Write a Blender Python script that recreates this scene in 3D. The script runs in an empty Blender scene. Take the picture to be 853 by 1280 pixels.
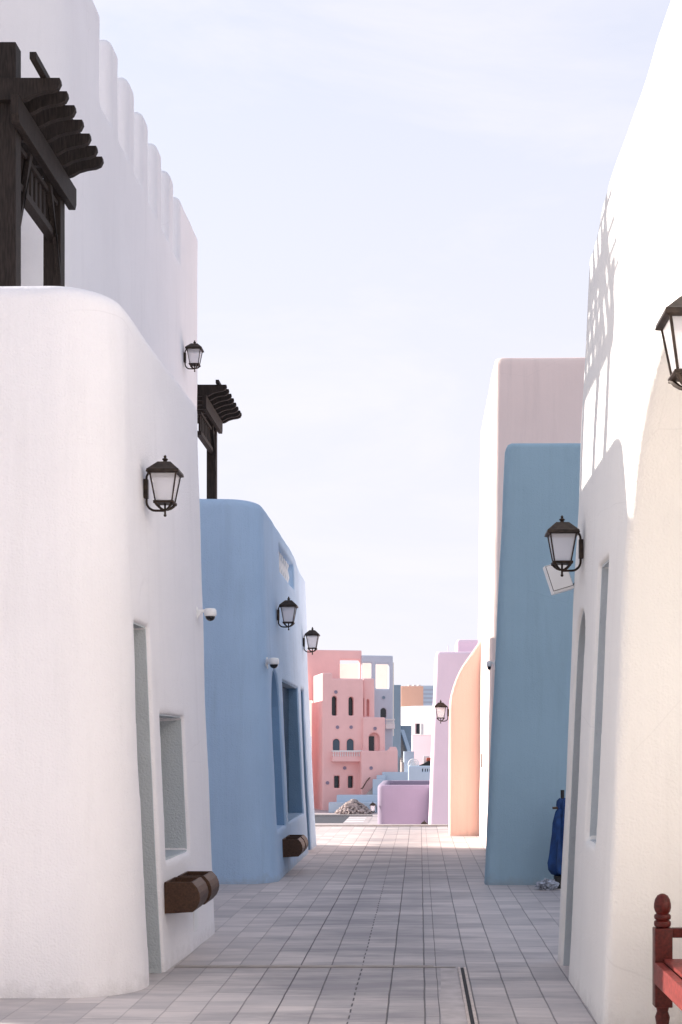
import bpy, bmesh, math, random
import numpy as np
from mathutils import Vector, Matrix

random.seed(4)
R = math.radians
S = bpy.context.scene
COL = S.collection

# ------------------------------------------------------------------ camera
F = 1778.0                      # focal length in pixels of the 853 x 1280 photograph
CX, CY, CH = 525.0, 935.0, 1.6  # vanishing point of the alley, eye height
cam = bpy.data.cameras.new('camera')
cam_o = bpy.data.objects.new('camera', cam)
COL.objects.link(cam_o)
cam_o.location = (0, 0, CH)
cam_o.rotation_euler = (math.pi / 2, 0, 0)
cam.sensor_fit = 'VERTICAL'
cam.sensor_height = 36.0
cam.lens = F / 1280 * 36.0
cam.shift_x = -(CX - 426.5) / 1280
cam.shift_y = (CY - 640) / 1280
cam.clip_start = 0.1
cam.clip_end = 6000
S.camera = cam_o

# ------------------------------------------------------------------ sky and sun
SUN_D = Vector((-0.925, 0.255, 0.322)).normalized()      # towards the sun
EL = math.asin(SUN_D.z)
AZ = math.atan2(SUN_D.x, SUN_D.y)
world = bpy.data.worlds.new('World')
S.world = world
world.use_nodes = True
wn, wl = world.node_tree.nodes, world.node_tree.links
wn.clear()
w_out = wn.new('ShaderNodeOutputWorld')
w_bg = wn.new('ShaderNodeBackground')
w_bg.inputs['Strength'].default_value = 0.12
w_sky = wn.new('ShaderNodeTexSky')
w_sky.sky_type = 'NISHITA'
w_sky.sun_disc = False
w_sky.sun_elevation = EL
w_sky.sun_rotation = AZ
w_sky.air_density = 1.0
w_sky.dust_density = 1.5
w_tc = wn.new('ShaderNodeTexCoord')
w_map = wn.new('ShaderNodeMapping')
w_map.inputs['Scale'].default_value = (1.3, 1.0, 4.0)
w_map.inputs['Rotation'].default_value = (R(6), R(-14), 0)
w_noise = wn.new('ShaderNodeTexNoise')
w_noise.inputs['Scale'].default_value = 2.6
w_noise.inputs['Detail'].default_value = 10.0
w_noise.inputs['Roughness'].default_value = 0.62
w_noise.inputs['Distortion'].default_value = 0.5
w_ramp = wn.new('ShaderNodeMapRange')
w_ramp.inputs['From Min'].default_value = 0.46
w_ramp.inputs['From Max'].default_value = 0.74
w_ramp.inputs['To Min'].default_value = 0.0
w_ramp.inputs['To Max'].default_value = 0.6
w_veil = wn.new('ShaderNodeMix')      # thin bright haze that pales the whole sky
w_veil.data_type = 'RGBA'
w_veil.inputs['Factor'].default_value = 0.86
w_veil.inputs[7].default_value = (2.93, 2.89, 3.24, 1)
w_cloud = wn.new('ShaderNodeMix')
w_cloud.data_type = 'RGBA'
w_cloud.inputs[7].default_value = (3.3, 3.2, 3.35, 1)
w_sep = wn.new('ShaderNodeSeparateXYZ')
w_hf = wn.new('ShaderNodeMapRange')
w_hf.interpolation_type = 'SMOOTHSTEP'
for k_, v_ in zip(('From Min', 'From Max', 'To Min', 'To Max'), (0.12, 0.95, 0.95, 0.42)):
    w_hf.inputs[k_].default_value = v_
wl.new(w_tc.outputs['Generated'], w_sep.inputs[0])
wl.new(w_sep.outputs['Z'], w_hf.inputs['Value'])
wl.new(w_hf.outputs['Result'], w_veil.inputs['Factor'])
wl.new(w_tc.outputs['Generated'], w_map.inputs['Vector'])
wl.new(w_map.outputs['Vector'], w_noise.inputs['Vector'])
wl.new(w_noise.outputs['Fac'], w_ramp.inputs['Value'])
wl.new(w_sky.outputs['Color'], w_veil.inputs[6])
wl.new(w_veil.outputs[2], w_cloud.inputs[6])
wl.new(w_ramp.outputs['Result'], w_cloud.inputs['Factor'])
wl.new(w_cloud.outputs[2], w_bg.inputs['Color'])
wl.new(w_bg.outputs['Background'], w_out.inputs['Surface'])

sun = bpy.data.lights.new('sun', 'SUN')
sun.energy = 3.8
sun.angle = R(0.6)
sun.color = (1.0, 0.91, 0.82)
sun_o = bpy.data.objects.new('sun', sun)
COL.objects.link(sun_o)
sun_o.location = (-20, 5, 30)
sun_o.rotation_euler = SUN_D.to_track_quat('Z', 'Y').to_euler()

vs = S.view_settings
vs.view_transform = 'Standard'
vs.look = 'None'
vs.gamma = 1.0
vs.use_curve_mapping = False
vs.exposure = 1.40
S.cycles.max_bounces = 8
S.cycles.diffuse_bounces = 6
S.cycles.transparent_max_bounces = 12
S.cycles.use_denoising = True

# ------------------------------------------------------------------ materials
MATS = {}


def new_mat(name):
    m = bpy.data.materials.new(name)
    m.use_nodes = True
    n, l = m.node_tree.nodes, m.node_tree.links
    return m, n, l, n['Principled BSDF']


def plaster(name, col, var=0.06, streak=True, bump=0.35, grime=0.0, scale=1.0, age=0.0):
    """lime plaster: mottled tint, brushed vertical streaks, trowel bumps, dirt splashed up from the ground"""
    m, n, l, p = new_mat(name)
    tc = n.new('ShaderNodeTexCoord')
    big = n.new('ShaderNodeTexNoise')
    big.inputs['Scale'].default_value = 0.9 * scale
    big.inputs['Detail'].default_value = 5
    l.new(tc.outputs['Object'], big.inputs['Vector'])
    mp = n.new('ShaderNodeMapping')
    mp.inputs['Scale'].default_value = (1, 1, 0.05)
    l.new(tc.outputs['Object'], mp.inputs['Vector'])
    st = n.new('ShaderNodeTexNoise')
    st.inputs['Scale'].default_value = 22 * scale
    st.inputs['Detail'].default_value = 4
    l.new(mp.outputs['Vector'], st.inputs['Vector'])
    mix1 = n.new('ShaderNodeMix')
    mix1.data_type = 'RGBA'
    mix1.inputs[6].default_value = [max(0, c * (1 - var * 1.4)) for c in col] + [1]
    mix1.inputs[7].default_value = [min(0.92, c * (1 + var)) for c in col] + [1]
    ad = n.new('ShaderNodeMath')
    ad.operation = 'MULTIPLY_ADD'
    ad.inputs[1].default_value = 0.35 if streak else 0.0
    l.new(st.outputs['Fac'], ad.inputs[0])
    mr = n.new('ShaderNodeMapRange')
    mr.inputs['From Min'].default_value = 0.3
    mr.inputs['From Max'].default_value = 0.7
    mr.inputs['To Max'].default_value = 0.75
    l.new(big.outputs['Fac'], mr.inputs['Value'])
    l.new(mr.outputs['Result'], ad.inputs[2])
    l.new(ad.outputs[0], mix1.inputs['Factor'])
    last = mix1.outputs[2]
    if grime:
        sep = n.new('ShaderNodeSeparateXYZ')
        l.new(tc.outputs['Object'], sep.inputs[0])
        gn = n.new('ShaderNodeTexNoise')
        gn.inputs['Scale'].default_value = 9
        gn.inputs['Detail'].default_value = 8
        gn.inputs['Roughness'].default_value = 0.7
        l.new(tc.outputs['Object'], gn.inputs['Vector'])
        h = n.new('ShaderNodeMapRange')
        h.inputs['From Min'].default_value = 0.0
        h.inputs['From Max'].default_value = 0.20
        h.inputs['To Min'].default_value = 0.30
        h.inputs['To Max'].default_value = -0.22
        l.new(sep.outputs['Z'], h.inputs['Value'])
        a2 = n.new('ShaderNodeMath')
        a2.operation = 'ADD'
        l.new(h.outputs['Result'], a2.inputs[0])
        l.new(gn.outputs['Fac'], a2.inputs[1])
        g2 = n.new('ShaderNodeMapRange')
        g2.inputs['From Min'].default_value = 0.52
        g2.inputs['From Max'].default_value = 0.85
        g2.inputs['To Max'].default_value = grime
        l.new(a2.outputs[0], g2.inputs['Value'])
        mg = n.new('ShaderNodeMix')
        mg.data_type = 'RGBA'
        mg.inputs[7].default_value = (0.30, 0.27, 0.25, 1)
        l.new(g2.outputs['Result'], mg.inputs['Factor'])
        l.new(last, mg.inputs[6])
        last = mg.outputs[2]
    if age:
        mpd = n.new('ShaderNodeMapping')
        mpd.inputs['Scale'].default_value = (1, 1, 0.11)
        l.new(tc.outputs['Object'], mpd.inputs['Vector'])
        dn = n.new('ShaderNodeTexNoise')
        dn.inputs['Scale'].default_value = 4.5
        dn.inputs['Detail'].default_value = 7
        dn.inputs['Roughness'].default_value = 0.62
        l.new(mpd.outputs['Vector'], dn.inputs['Vector'])
        dm = n.new('ShaderNodeMapRange')
        dm.inputs['From Min'].default_value = 0.54
        dm.inputs['From Max'].default_value = 0.76
        dm.inputs['To Max'].default_value = age
        l.new(dn.outputs['Fac'], dm.inputs['Value'])
        md_ = n.new('ShaderNodeMix')
        md_.data_type = 'RGBA'
        md_.inputs[7].default_value = [c * 0.62 for c in col] + [1]
        l.new(dm.outputs['Result'], md_.inputs['Factor'])
        l.new(last, md_.inputs[6])
        wv = n.new('ShaderNodeMix')
        wv.data_type = 'VECTOR'
        wv.inputs['Factor'].default_value = 0.12
        l.new(tc.outputs['Object'], wv.inputs[4])
        l.new(big.outputs['Color'], wv.inputs[5])
        vo = n.new('ShaderNodeTexVoronoi')
        vo.feature = 'DISTANCE_TO_EDGE'
        vo.inputs['Scale'].default_value = 0.75
        l.new(wv.outputs[1], vo.inputs['Vector'])
        ck = n.new('ShaderNodeMapRange')
        ck.inputs['From Min'].default_value = 0.0008
        ck.inputs['From Max'].default_value = 0.0035
        ck.inputs['To Min'].default_value = 1.0
        ck.inputs['To Max'].default_value = 0.0
        l.new(vo.outputs['Distance'], ck.inputs['Value'])
        cn = n.new('ShaderNodeMapRange')
        cn.inputs['From Min'].default_value = 0.50
        cn.inputs['From Max'].default_value = 0.62
        cn.inputs['To Max'].default_value = 0.11
        l.new(big.outputs['Fac'], cn.inputs['Value'])
        cm = n.new('ShaderNodeMath')
        cm.operation = 'MULTIPLY'
        l.new(ck.outputs['Result'], cm.inputs[0])
        l.new(cn.outputs['Result'], cm.inputs[1])
        mc = n.new('ShaderNodeMix')
        mc.data_type = 'RGBA'
        mc.inputs[7].default_value = [c * 0.4 for c in col] + [1]
        l.new(cm.outputs[0], mc.inputs['Factor'])
        l.new(md_.outputs[2], mc.inputs[6])
        last = mc.outputs[2]
    l.new(last, p.inputs['Base Color'])
    p.inputs['Roughness'].default_value = 0.88
    p.inputs['Specular IOR Level'].default_value = 0.25
    if bump:
        fine = n.new('ShaderNodeTexNoise')
        fine.inputs['Scale'].default_value = 70 * scale
        fine.inputs['Detail'].default_value = 6
        l.new(tc.outputs['Object'], fine.inputs['Vector'])
        mid = n.new('ShaderNodeTexNoise')
        mid.inputs['Scale'].default_value = 4 * scale
        mid.inputs['Detail'].default_value = 3
        l.new(tc.outputs['Object'], mid.inputs['Vector'])
        s1 = n.new('ShaderNodeMath')
        s1.operation = 'MULTIPLY_ADD'
        s1.inputs[1].default_value = 1.6
        l.new(mid.outputs['Fac'], s1.inputs[0])
        l.new(fine.outputs['Fac'], s1.inputs[2])
        s2 = n.new('ShaderNodeMath')
        s2.operation = 'MULTIPLY_ADD'
        s2.inputs[1].default_value = 0.7 if streak else 0.0
        l.new(st.outputs['Fac'], s2.inputs[0])
        l.new(s1.outputs[0], s2.inputs[2])
        b = n.new('ShaderNodeBump')
        b.inputs['Strength'].default_value = bump
        b.inputs['Distance'].default_value = 0.008 / scale
        l.new(s2.outputs[0], b.inputs['Height'])
        l.new(b.outputs['Normal'], p.inputs['Normal'])
    MATS[name] = m
    return m


def simple(name, col, rough=0.5, metal=0.0, noise=0.0, nscale=30, bump=0.0, stretch=None, spec=0.5):
    m, n, l, p = new_mat(name)
    p.inputs['Roughness'].default_value = rough
    p.inputs['Metallic'].default_value = metal
    p.inputs['Specular IOR Level'].default_value = spec
    p.inputs['Base Color'].default_value = (*col, 1)
    if noise or bump:
        tc = n.new('ShaderNodeTexCoord')
        mp = n.new('ShaderNodeMapping')
        mp.inputs['Scale'].default_value = stretch or (1, 1, 1)
        l.new(tc.outputs['Object'], mp.inputs['Vector'])
        t = n.new('ShaderNodeTexNoise')
        t.inputs['Scale'].default_value = nscale
        t.inputs['Detail'].default_value = 6
        l.new(mp.outputs['Vector'], t.inputs['Vector'])
        if noise:
            mx = n.new('ShaderNodeMix')
            mx.data_type = 'RGBA'
            mx.inputs[6].default_value = [c * (1 - noise) for c in col] + [1]
            mx.inputs[7].default_value = [min(0.95, c * (1 + noise)) for c in col] + [1]
            mr = n.new('ShaderNodeMapRange')
            mr.inputs['From Min'].default_value = 0.32
            mr.inputs['From Max'].default_value = 0.68
            l.new(t.outputs['Fac'], mr.inputs['Value'])
            l.new(mr.outputs['Result'], mx.inputs['Factor'])
            l.new(mx.outputs[2], p.inputs['Base Color'])
        if bump:
            b = n.new('ShaderNodeBump')
            b.inputs['Strength'].default_value = bump
            b.inputs['Distance'].default_value = 0.004
            l.new(t.outputs['Fac'], b.inputs['Height'])
            l.new(b.outputs['Normal'], p.inputs['Normal'])
    MATS[name] = m
    return m


plaster('white_plaster', (0.785, 0.763, 0.782), age=0.13, var=0.03, grime=0.24, bump=0.8)
plaster('shaded_rough_render', (0.50, 0.54, 0.57), var=0.06, bump=1.0, streak=False)  # rough jambs of the white houses, recess shade painted into the grey
plaster('shaded_blue_render', (0.24, 0.375, 0.54), var=0.06, bump=0.9, streak=False)  # darker blue for the jambs, recess shade painted into the colour
plaster('tower_plaster', (0.785, 0.772, 0.79), age=0.13, var=0.03, bump=0.5)
plaster('blue_plaster', (0.41, 0.555, 0.73), age=0.26, var=0.06, grime=0.35, bump=0.8)
plaster('teal_plaster', (0.325, 0.465, 0.55), age=0.26, var=0.05, grime=0.35, bump=0.7)
plaster('cream_plaster', (0.785, 0.77, 0.745), age=0.13, var=0.03, grime=0.24, bump=0.65)
plaster('blush_plaster', (0.87, 0.70, 0.64), age=0.26, var=0.04, bump=0.4)
plaster('peach_plaster', (0.76, 0.515, 0.425), age=0.26, var=0.04, grime=0.3, bump=0.35)
plaster('lilac_plaster', (0.85, 0.69, 0.775), var=0.04, bump=0.3)
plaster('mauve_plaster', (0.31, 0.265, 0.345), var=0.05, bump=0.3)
plaster('pink_plaster', (0.87, 0.545, 0.52), var=0.05, bump=0.3)
plaster('pale_blue_plaster', (0.55, 0.60, 0.68), var=0.04, bump=0.3)
plaster('far_white_plaster', (0.80, 0.77, 0.76), var=0.03, bump=0.3)
plaster('far_pink_plaster', (0.80, 0.60, 0.65), var=0.03, bump=0.3)
plaster('orange_plaster', (0.80, 0.50, 0.37), var=0.03, bump=0.2)
plaster('slate_plaster', (0.27, 0.36, 0.44), var=0.05, bump=0.3)
plaster('ice_blue_plaster', (0.50, 0.60, 0.70), var=0.04, bump=0.3)
simple('dark_timber', (0.020, 0.0145, 0.0125), 0.7, noise=0.45, nscale=14, bump=0.5, stretch=(6, 6, 0.7), spec=0.2)
simple('planter_timber', (0.055, 0.025, 0.013), 0.5, noise=0.35, nscale=12, bump=0.3, stretch=(7, 1, 7), spec=0.3)
simple('bench_timber', (0.075, 0.010, 0.008), 0.38, noise=0.35, nscale=14, bump=0.25, stretch=(5, 1, 5), spec=0.25)
simple('bench_seat_timber', (0.17, 0.03, 0.026), 0.5, noise=0.3, nscale=40, bump=0.3, spec=0.25)
simple('lantern_metal', (0.032, 0.0215, 0.016), 0.5, metal=0.2, noise=0.5, nscale=30, spec=0.25)
simple('white_enamel', (0.80, 0.80, 0.80), 0.35)
simple('cable_black', (0.015, 0.015, 0.015), 0.6)
simple('dome_black', (0.006, 0.006, 0.008), 0.08)
simple('baluster_white', (0.78, 0.77, 0.76), 0.6)
simple('window_dark', (0.012, 0.018, 0.026), 0.12)
simple('window_slate', (0.05, 0.09, 0.13), 0.15)
simple('door_timber', (0.10, 0.055, 0.03), 0.5, noise=0.3, nscale=10, stretch=(6, 6, 0.5))
simple('soil', (0.05, 0.035, 0.025), 0.95, noise=0.4, nscale=40, bump=1.0)
simple('canvas_blue', (0.008, 0.045, 0.16), 0.75, noise=0.4, nscale=9, bump=0.6)
simple('litter_plastic', (0.33, 0.35, 0.40), 0.3, noise=0.7, nscale=22)
simple('concrete', (0.42, 0.38, 0.36), 0.85, noise=0.12, nscale=8, bump=0.3)
simple('drain_metal', (0.52, 0.44, 0.40), 0.6, noise=0.15, nscale=12)
simple('slot_dark', (0.02, 0.02, 0.024), 0.8)
simple('mortar', (0.46, 0.42, 0.415), 0.9, noise=0.16, nscale=7, bump=0.4)
simple('asphalt', (0.055, 0.06, 0.075), 0.9, noise=0.2, nscale=6)
simple('road_paint', (0.62, 0.62, 0.62), 0.8, noise=0.1, nscale=8)
simple('stone', (0.40, 0.33, 0.31), 0.9, noise=0.45, nscale=3, bump=0.5)
simple('lower_paving', (0.46, 0.40, 0.40), 0.9, noise=0.15, nscale=2.5)
plaster('warm_cream_plaster', (0.80, 0.74, 0.66), var=0.04, bump=0.3)
simple('red_cloth', (0.45, 0.10, 0.06), 0.8)
simple('shutter_stripe', (0.40, 0.46, 0.55), 0.7)


def frosted(name):
    m, n, l, p = new_mat(name)
    out = n['Material Output']
    p.inputs['Base Color'].default_value = (0.92, 0.90, 0.92, 1)
    p.inputs['Roughness'].default_value = 0.25
    tr = n.new('ShaderNodeBsdfTranslucent')
    tr.inputs['Color'].default_value = (0.99, 0.985, 1.0, 1)
    tp = n.new('ShaderNodeBsdfTransparent')
    tp.inputs['Color'].default_value = (0.97, 0.97, 0.98, 1)
    m1 = n.new('ShaderNodeMixShader')
    m1.inputs[0].default_value = 0.35
    l.new(p.outputs[0], m1.inputs[1])
    l.new(tr.outputs[0], m1.inputs[2])
    m2 = n.new('ShaderNodeMixShader')
    m2.inputs[0].default_value = 0.64
    l.new(m1.outputs[0], m2.inputs[1])
    l.new(tp.outputs[0], m2.inputs[2])
    l.new(m2.outputs[0], out.inputs['Surface'])
    MATS[name] = m


frosted('frosted_glass')


def paving_material():
    """long narrow pavers in lanes that run up the alley, dark butt joints, worn and stained"""
    m, n, l, p = new_mat('alley_pavers')
    W, L = 0.2265, 0.34

    def math_(op, a=None, b=None, c=None, clamp=False):
        q = n.new('ShaderNodeMath')
        q.operation = op
        q.use_clamp = clamp
        for i, v in enumerate((a, b, c)):
            if v is None:
                continue
            if isinstance(v, (int, float)):
                q.inputs[i].default_value = v
            else:
                l.new(v, q.inputs[i])
        return q.outputs[0]

    def rng(v, a, b, c, d):
        q = n.new('ShaderNodeMapRange')
        l.new(v, q.inputs['Value'])
        for k, x in zip(('From Min', 'From Max', 'To Min', 'To Max'), (a, b, c, d)):
            q.inputs[k].default_value = x
        return q.outputs['Result']

    def white(v, dim='1D'):
        q = n.new('ShaderNodeTexWhiteNoise')
        q.noise_dimensions = dim
        l.new(v, q.inputs['W'] if dim == '1D' else q.inputs['Vector'])
        return q.outputs['Value']

    def noise(vec, sc, det=5, rough=0.6):
        q = n.new('ShaderNodeTexNoise')
        q.inputs['Scale'].default_value = sc
        q.inputs['Detail'].default_value = det
        q.inputs['Roughness'].default_value = rough
        l.new(vec, q.inputs['Vector'])
        return q.outputs['Fac']

    tc = n.new('ShaderNodeTexCoord')
    sep = n.new('ShaderNodeSeparateXYZ')
    l.new(tc.outputs['Object'], sep.inputs[0])
    wob = noise(tc.outputs['Object'], 1.7, 2)
    X = math_('ADD', sep.outputs['X'], math_('MULTIPLY', math_('SUBTRACT', wob, 0.5), 0.012))
    Y = sep.outputs['Y']
    beyond = math_('GREATER_THAN', Y, 10.40)
    shift = math_('MULTIPLY', math_('MULTIPLY', math_('GREATER_THAN', X, 0.116), 0.085), 1.0)
    xs = math_('DIVIDE', math_('SUBTRACT', math_('SUBTRACT', X, 0.031), shift), W)
    row = math_('FLOOR', xs)
    rx = math_('FRACT', xs)
    # side joints
    dx = math_('MULTIPLY', math_('MINIMUM', rx, math_('SUBTRACT', 1.0, rx)), W)
    line = math_('ROUND', xs)
    rnd_line = white(math_('ADD', line, 31.7))
    # the band beyond the cross joint is laid with another bond than the one in front of it
    rr = white(math_('ADD', row, math_('MULTIPLY', beyond, 57.3)))
    ys = math_('ADD', math_('DIVIDE', Y, L), math_('MULTIPLY', rr, 7.0))
    col_i = math_('FLOOR', ys)
    ry = math_('FRACT', ys)
    dy = math_('MULTIPLY', math_('MINIMUM', ry, math_('SUBTRACT', 1.0, ry)), L)
    dash = math_('MULTIPLY', math_('COMPARE', line, -2.0, 0.1),
                 math_('GREATER_THAN', math_('FRACT', math_('MULTIPLY', Y, 5.0)), 0.55))
    centre = rng(math_('ABSOLUTE', math_('ADD', X, 0.15)), 0.7, 1.9, 1.0, 0.25)
    jx = math_('MULTIPLY', math_('MULTIPLY', rng(dx, 0.0022, 0.0065, 1.0, 0.0), rng(rnd_line, 0, 1, 0.55, 1.0)), centre)
    jx = math_('MULTIPLY', jx, math_('SUBTRACT', 1.0, dash))
    comb = n.new('ShaderNodeCombineXYZ')
    l.new(row, comb.inputs[0])
    l.new(col_i, comb.inputs[1])
    l.new(beyond, comb.inputs[2])
    tile = white(comb.outputs[0], '3D')
    jy = math_('MULTIPLY', rng(dy, 0.002, 0.006, 1.0, 0.0), rng(tile, 0, 1, 0.1, 0.6))
    joint = math_('MAXIMUM', jx, jy, clamp=True)
    # base colour
    mx = n.new('ShaderNodeMix')
    mx.data_type = 'RGBA'
    mx.inputs[6].default_value = (0.385, 0.356, 0.358, 1)
    mx.inputs[7].default_value = (0.62, 0.56, 0.54, 1)
    mp = n.new('ShaderNodeMapping')
    mp.inputs['Scale'].default_value = (1.0, 4.0, 1.0)
    l.new(tc.outputs['Object'], mp.inputs['Vector'])
    nb = noise(mp.outputs['Vector'], 1.5, 7, 0.65)
    l.new(math_('ADD', math_('MULTIPLY', tile, 0.62), rng(nb, 0.3, 0.7, -0.15, 0.7), clamp=True), mx.inputs['Factor'])
    # dark greasy stains on the trodden middle
    sm = noise(mp.outputs['Vector'], 0.55, 8, 0.68)
    track = rng(math_('ABSOLUTE', math_('ADD', X, 0.35)), 0.3, 1.1, 0.10, -0.06)
    st = rng(math_('ADD', sm, track), 0.47, 0.68, 0.0, 0.7)
    m2 = n.new('ShaderNodeMix')
    m2.data_type = 'RGBA'
    l.new(st, m2.inputs['Factor'])
    l.new(mx.outputs[2], m2.inputs[6])
    m2.inputs[7].default_value = (0.20, 0.192, 0.213, 1)
    m3 = n.new('ShaderNodeMix')
    m3.data_type = 'RGBA'
    l.new(joint, m3.inputs['Factor'])
    l.new(m2.outputs[2], m3.inputs[6])
    m3.inputs[7].default_value = (0.085, 0.08, 0.088, 1)
    l.new(m3.outputs[2], p.inputs['Base Color'])
    l.new(rng(nb, 0.3, 0.7, 0.55, 0.8), p.inputs['Roughness'])
    p.inputs['Specular IOR Level'].default_value = 0.35
    fine = noise(tc.outputs['Object'], 60, 5)
    hgt = math_('ADD', math_('MULTIPLY', joint, -1.0), math_('ADD', math_('MULTIPLY', fine, 0.25), math_('MULTIPLY', tile, 0.35)))
    b = n.new('ShaderNodeBump')
    b.inputs['Strength'].default_value = 0.9
    b.inputs['Distance'].default_value = 0.006
    l.new(hgt, b.inputs['Height'])
    l.new(b.outputs['Normal'], p.inputs['Normal'])
    MATS['alley_pavers'] = m


paving_material()

# ------------------------------------------------------------------ object helpers


def tag(o, label=None, cat=None, group=None, kind=None):
    if label:
        o['label'] = label
    if cat:
        o['category'] = cat
    if group:
        o['group'] = group
    if kind:
        o['kind'] = kind
    return o


def empty(name, loc=(0, 0, 0), rz=0.0, label=None, cat=None, group=None):
    o = bpy.data.objects.new(name, None)
    COL.objects.link(o)
    o.empty_display_size = 0.2
    o.location = loc
    o.rotation_euler = (0, 0, rz)
    return tag(o, label, cat, group)


def copy_tree(o, parent=None):
    c = o.copy()
    COL.objects.link(c)
    c.parent = parent
    for ch in list(o.children):
        copy_tree(ch, c)
    return c


class MB:
    """collects shapes and links them as one mesh object"""

    def __init__(self):
        self.bm = bmesh.new()

    def box(self, a, b, bev=0.0):
        r = bmesh.ops.create_cube(self.bm, size=1.0)
        c = [(a[i] + b[i]) / 2 for i in range(3)]
        d = [abs(b[i] - a[i]) for i in range(3)]
        for v in r['verts']:
            v.co = Vector((c[0] + v.co.x * d[0], c[1] + v.co.y * d[1], c[2] + v.co.z * d[2]))
        if bev:
            es = list({e for v in r['verts'] for e in v.link_edges})
            bmesh.ops.bevel(self.bm, geom=es, offset=bev, segments=2, affect='EDGES', profile=0.6)
        return self

    def prism(self, pts, axis, a, b):
        """polygon pts extruded along axis from a to b"""
        def co(p, t):
            if axis == 'y':
                return (p[0], t, p[1])
            if axis == 'x':
                return (t, p[0], p[1])
            return (p[0], p[1], t)
        v0 = [self.bm.verts.new(co(p, a)) for p in pts]
        v1 = [self.bm.verts.new(co(p, b)) for p in pts]
        n = len(pts)
        self.bm.faces.new(v0)
        self.bm.faces.new(v1[::-1])
        for i in range(n):
            self.bm.faces.new((v0[i], v1[i], v1[(i + 1) % n], v0[(i + 1) % n]))
        return self

    def loft(self, rings, cap=True):
        vs_ = [[self.bm.verts.new(p) for p in r] for r in rings]
        for r0, r1 in zip(vs_, vs_[1:]):
            n = len(r0)
            for i in range(n):
                self.bm.faces.new((r0[i], r0[(i + 1) % n], r1[(i + 1) % n], r1[i]))
        if cap:
            self.bm.faces.new(vs_[0][::-1])
            self.bm.faces.new(vs_[-1])
        return self

    def tube(self, pts, r, n=8):
        pts = [Vector(p) for p in pts]
        rings = []
        for i, p in enumerate(pts):
            t = (pts[min(i + 1, len(pts) - 1)] - pts[max(i - 1, 0)]).normalized()
            u = t.orthogonal().normalized() if i == 0 else (u - t * u.dot(t)).normalized()
            w = t.cross(u)
            rr = r[i] if isinstance(r, (list, tuple)) else r
            rings.append([p + (u * math.cos(2 * math.pi * k / n) + w * math.sin(2 * math.pi * k / n)) * rr for k in range(n)])
        return self.loft(rings)

    def lathe(self, prof, c=(0, 0, 0), n=20):
        rings = [[(c[0] + r * math.cos(2 * math.pi * k / n), c[1] + r * math.sin(2 * math.pi * k / n), c[2] + z) for k in range(n)]
                 for r, z in prof]
        return self.loft(rings)

    def build(self, name, mat, parent=None, smooth=False, bevel=0.0, loc=None):
        bmesh.ops.recalc_face_normals(self.bm, faces=self.bm.faces[:])
        me = bpy.data.meshes.new(name)
        self.bm.to_mesh(me)
        self.bm.free()
        me.materials.append(MATS[mat])
        if smooth:
            me.polygons.foreach_set('use_smooth', [True] * len(me.polygons))
            try:
                me.set_sharp_from_angle(angle=R(40))
            except Exception:
                pass
        o = bpy.data.objects.new(name, me)
        COL.objects.link(o)
        if parent:
            o.parent = parent
        if loc:
            o.location = loc
        if bevel:
            md = o.modifiers.new('edge', 'BEVEL')
            md.width = bevel
            md.segments = 2
            md.limit_method = 'ANGLE'
        return o


# ------------------------------------------------------------------ rounded plaster bodies (distance fields meshed by surface nets)


def surface_nets(f, lo, hi, h):
    ax = [np.arange(lo[i], hi[i] + h, h, dtype=np.float32) for i in range(3)]
    X, Y, Z = ax[0][:, None, None], ax[1][None, :, None], ax[2][None, None, :]
    V = np.ascontiguousarray(np.broadcast_to(f(X, Y, Z), (len(ax[0]), len(ax[1]), len(ax[2]))).astype(np.float32))
    V = V + 1e-6
    I = V < 0
    nx, ny, nz = V.shape
    sl = lambda a, d: a[d[0]:nx - 1 + d[0], d[1]:ny - 1 + d[1], d[2]:nz - 1 + d[2]]
    corners = [(i, j, k) for i in (0, 1) for j in (0, 1) for k in (0, 1)]
    cnt = np.zeros((nx - 1, ny - 1, nz - 1), np.uint8)
    for c in corners:
        cnt += sl(I, c)
    act = (cnt > 0) & (cnt < 8)
    ci = np.argwhere(act)
    idx = np.full(act.shape, -1, np.int64)
    idx[act] = np.arange(len(ci))
    acc = np.zeros((len(ci), 3), np.float64)
    num = np.zeros(len(ci))
    cv = {c: V[ci[:, 0] + c[0], ci[:, 1] + c[1], ci[:, 2] + c[2]] for c in corners}
    for a in corners:
        for d in range(3):
            if a[d]:
                continue
            b = tuple(1 if q == d else a[q] for q in range(3))
            va, vb = cv[a], cv[b]
            cr = (va < 0) != (vb < 0)
            t = np.where(cr, va / np.where(cr, va - vb, 1), 0)
            for q in range(3):
                acc[:, q] += np.where(cr, a[q] + (t if q == d else 0), 0)
            num += cr
    verts = (ci + acc / num[:, None]) * h + np.array([a[0] for a in ax])
    quads = []
    for d in range(3):
        u, w = (d + 1) % 3, (d + 2) % 3
        s0 = [slice(None)] * 3
        s1 = [slice(None)] * 3
        s0[d], s1[d] = slice(0, -1), slice(1, None)
        A, B = I[tuple(s0)], I[tuple(s1)]
        e = np.argwhere(A != B)
        n = [nx, ny, nz]
        ok = (e[:, u] > 0) & (e[:, w] > 0) & (e[:, u] < n[u] - 1) & (e[:, w] < n[w] - 1)
        e = e[ok]
        ins = A[e[:, 0], e[:, 1], e[:, 2]]

        def cell(du, dw):
            q = e.copy()
            q[:, u] += du
            q[:, w] += dw
            return idx[q[:, 0], q[:, 1], q[:, 2]]
        Q = np.stack([cell(-1, -1), cell(0, -1), cell(0, 0), cell(-1, 0)], 1)
        Q[~ins] = Q[~ins][:, ::-1]
        quads.append(Q)
    return verts, np.concatenate(quads)


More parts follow.
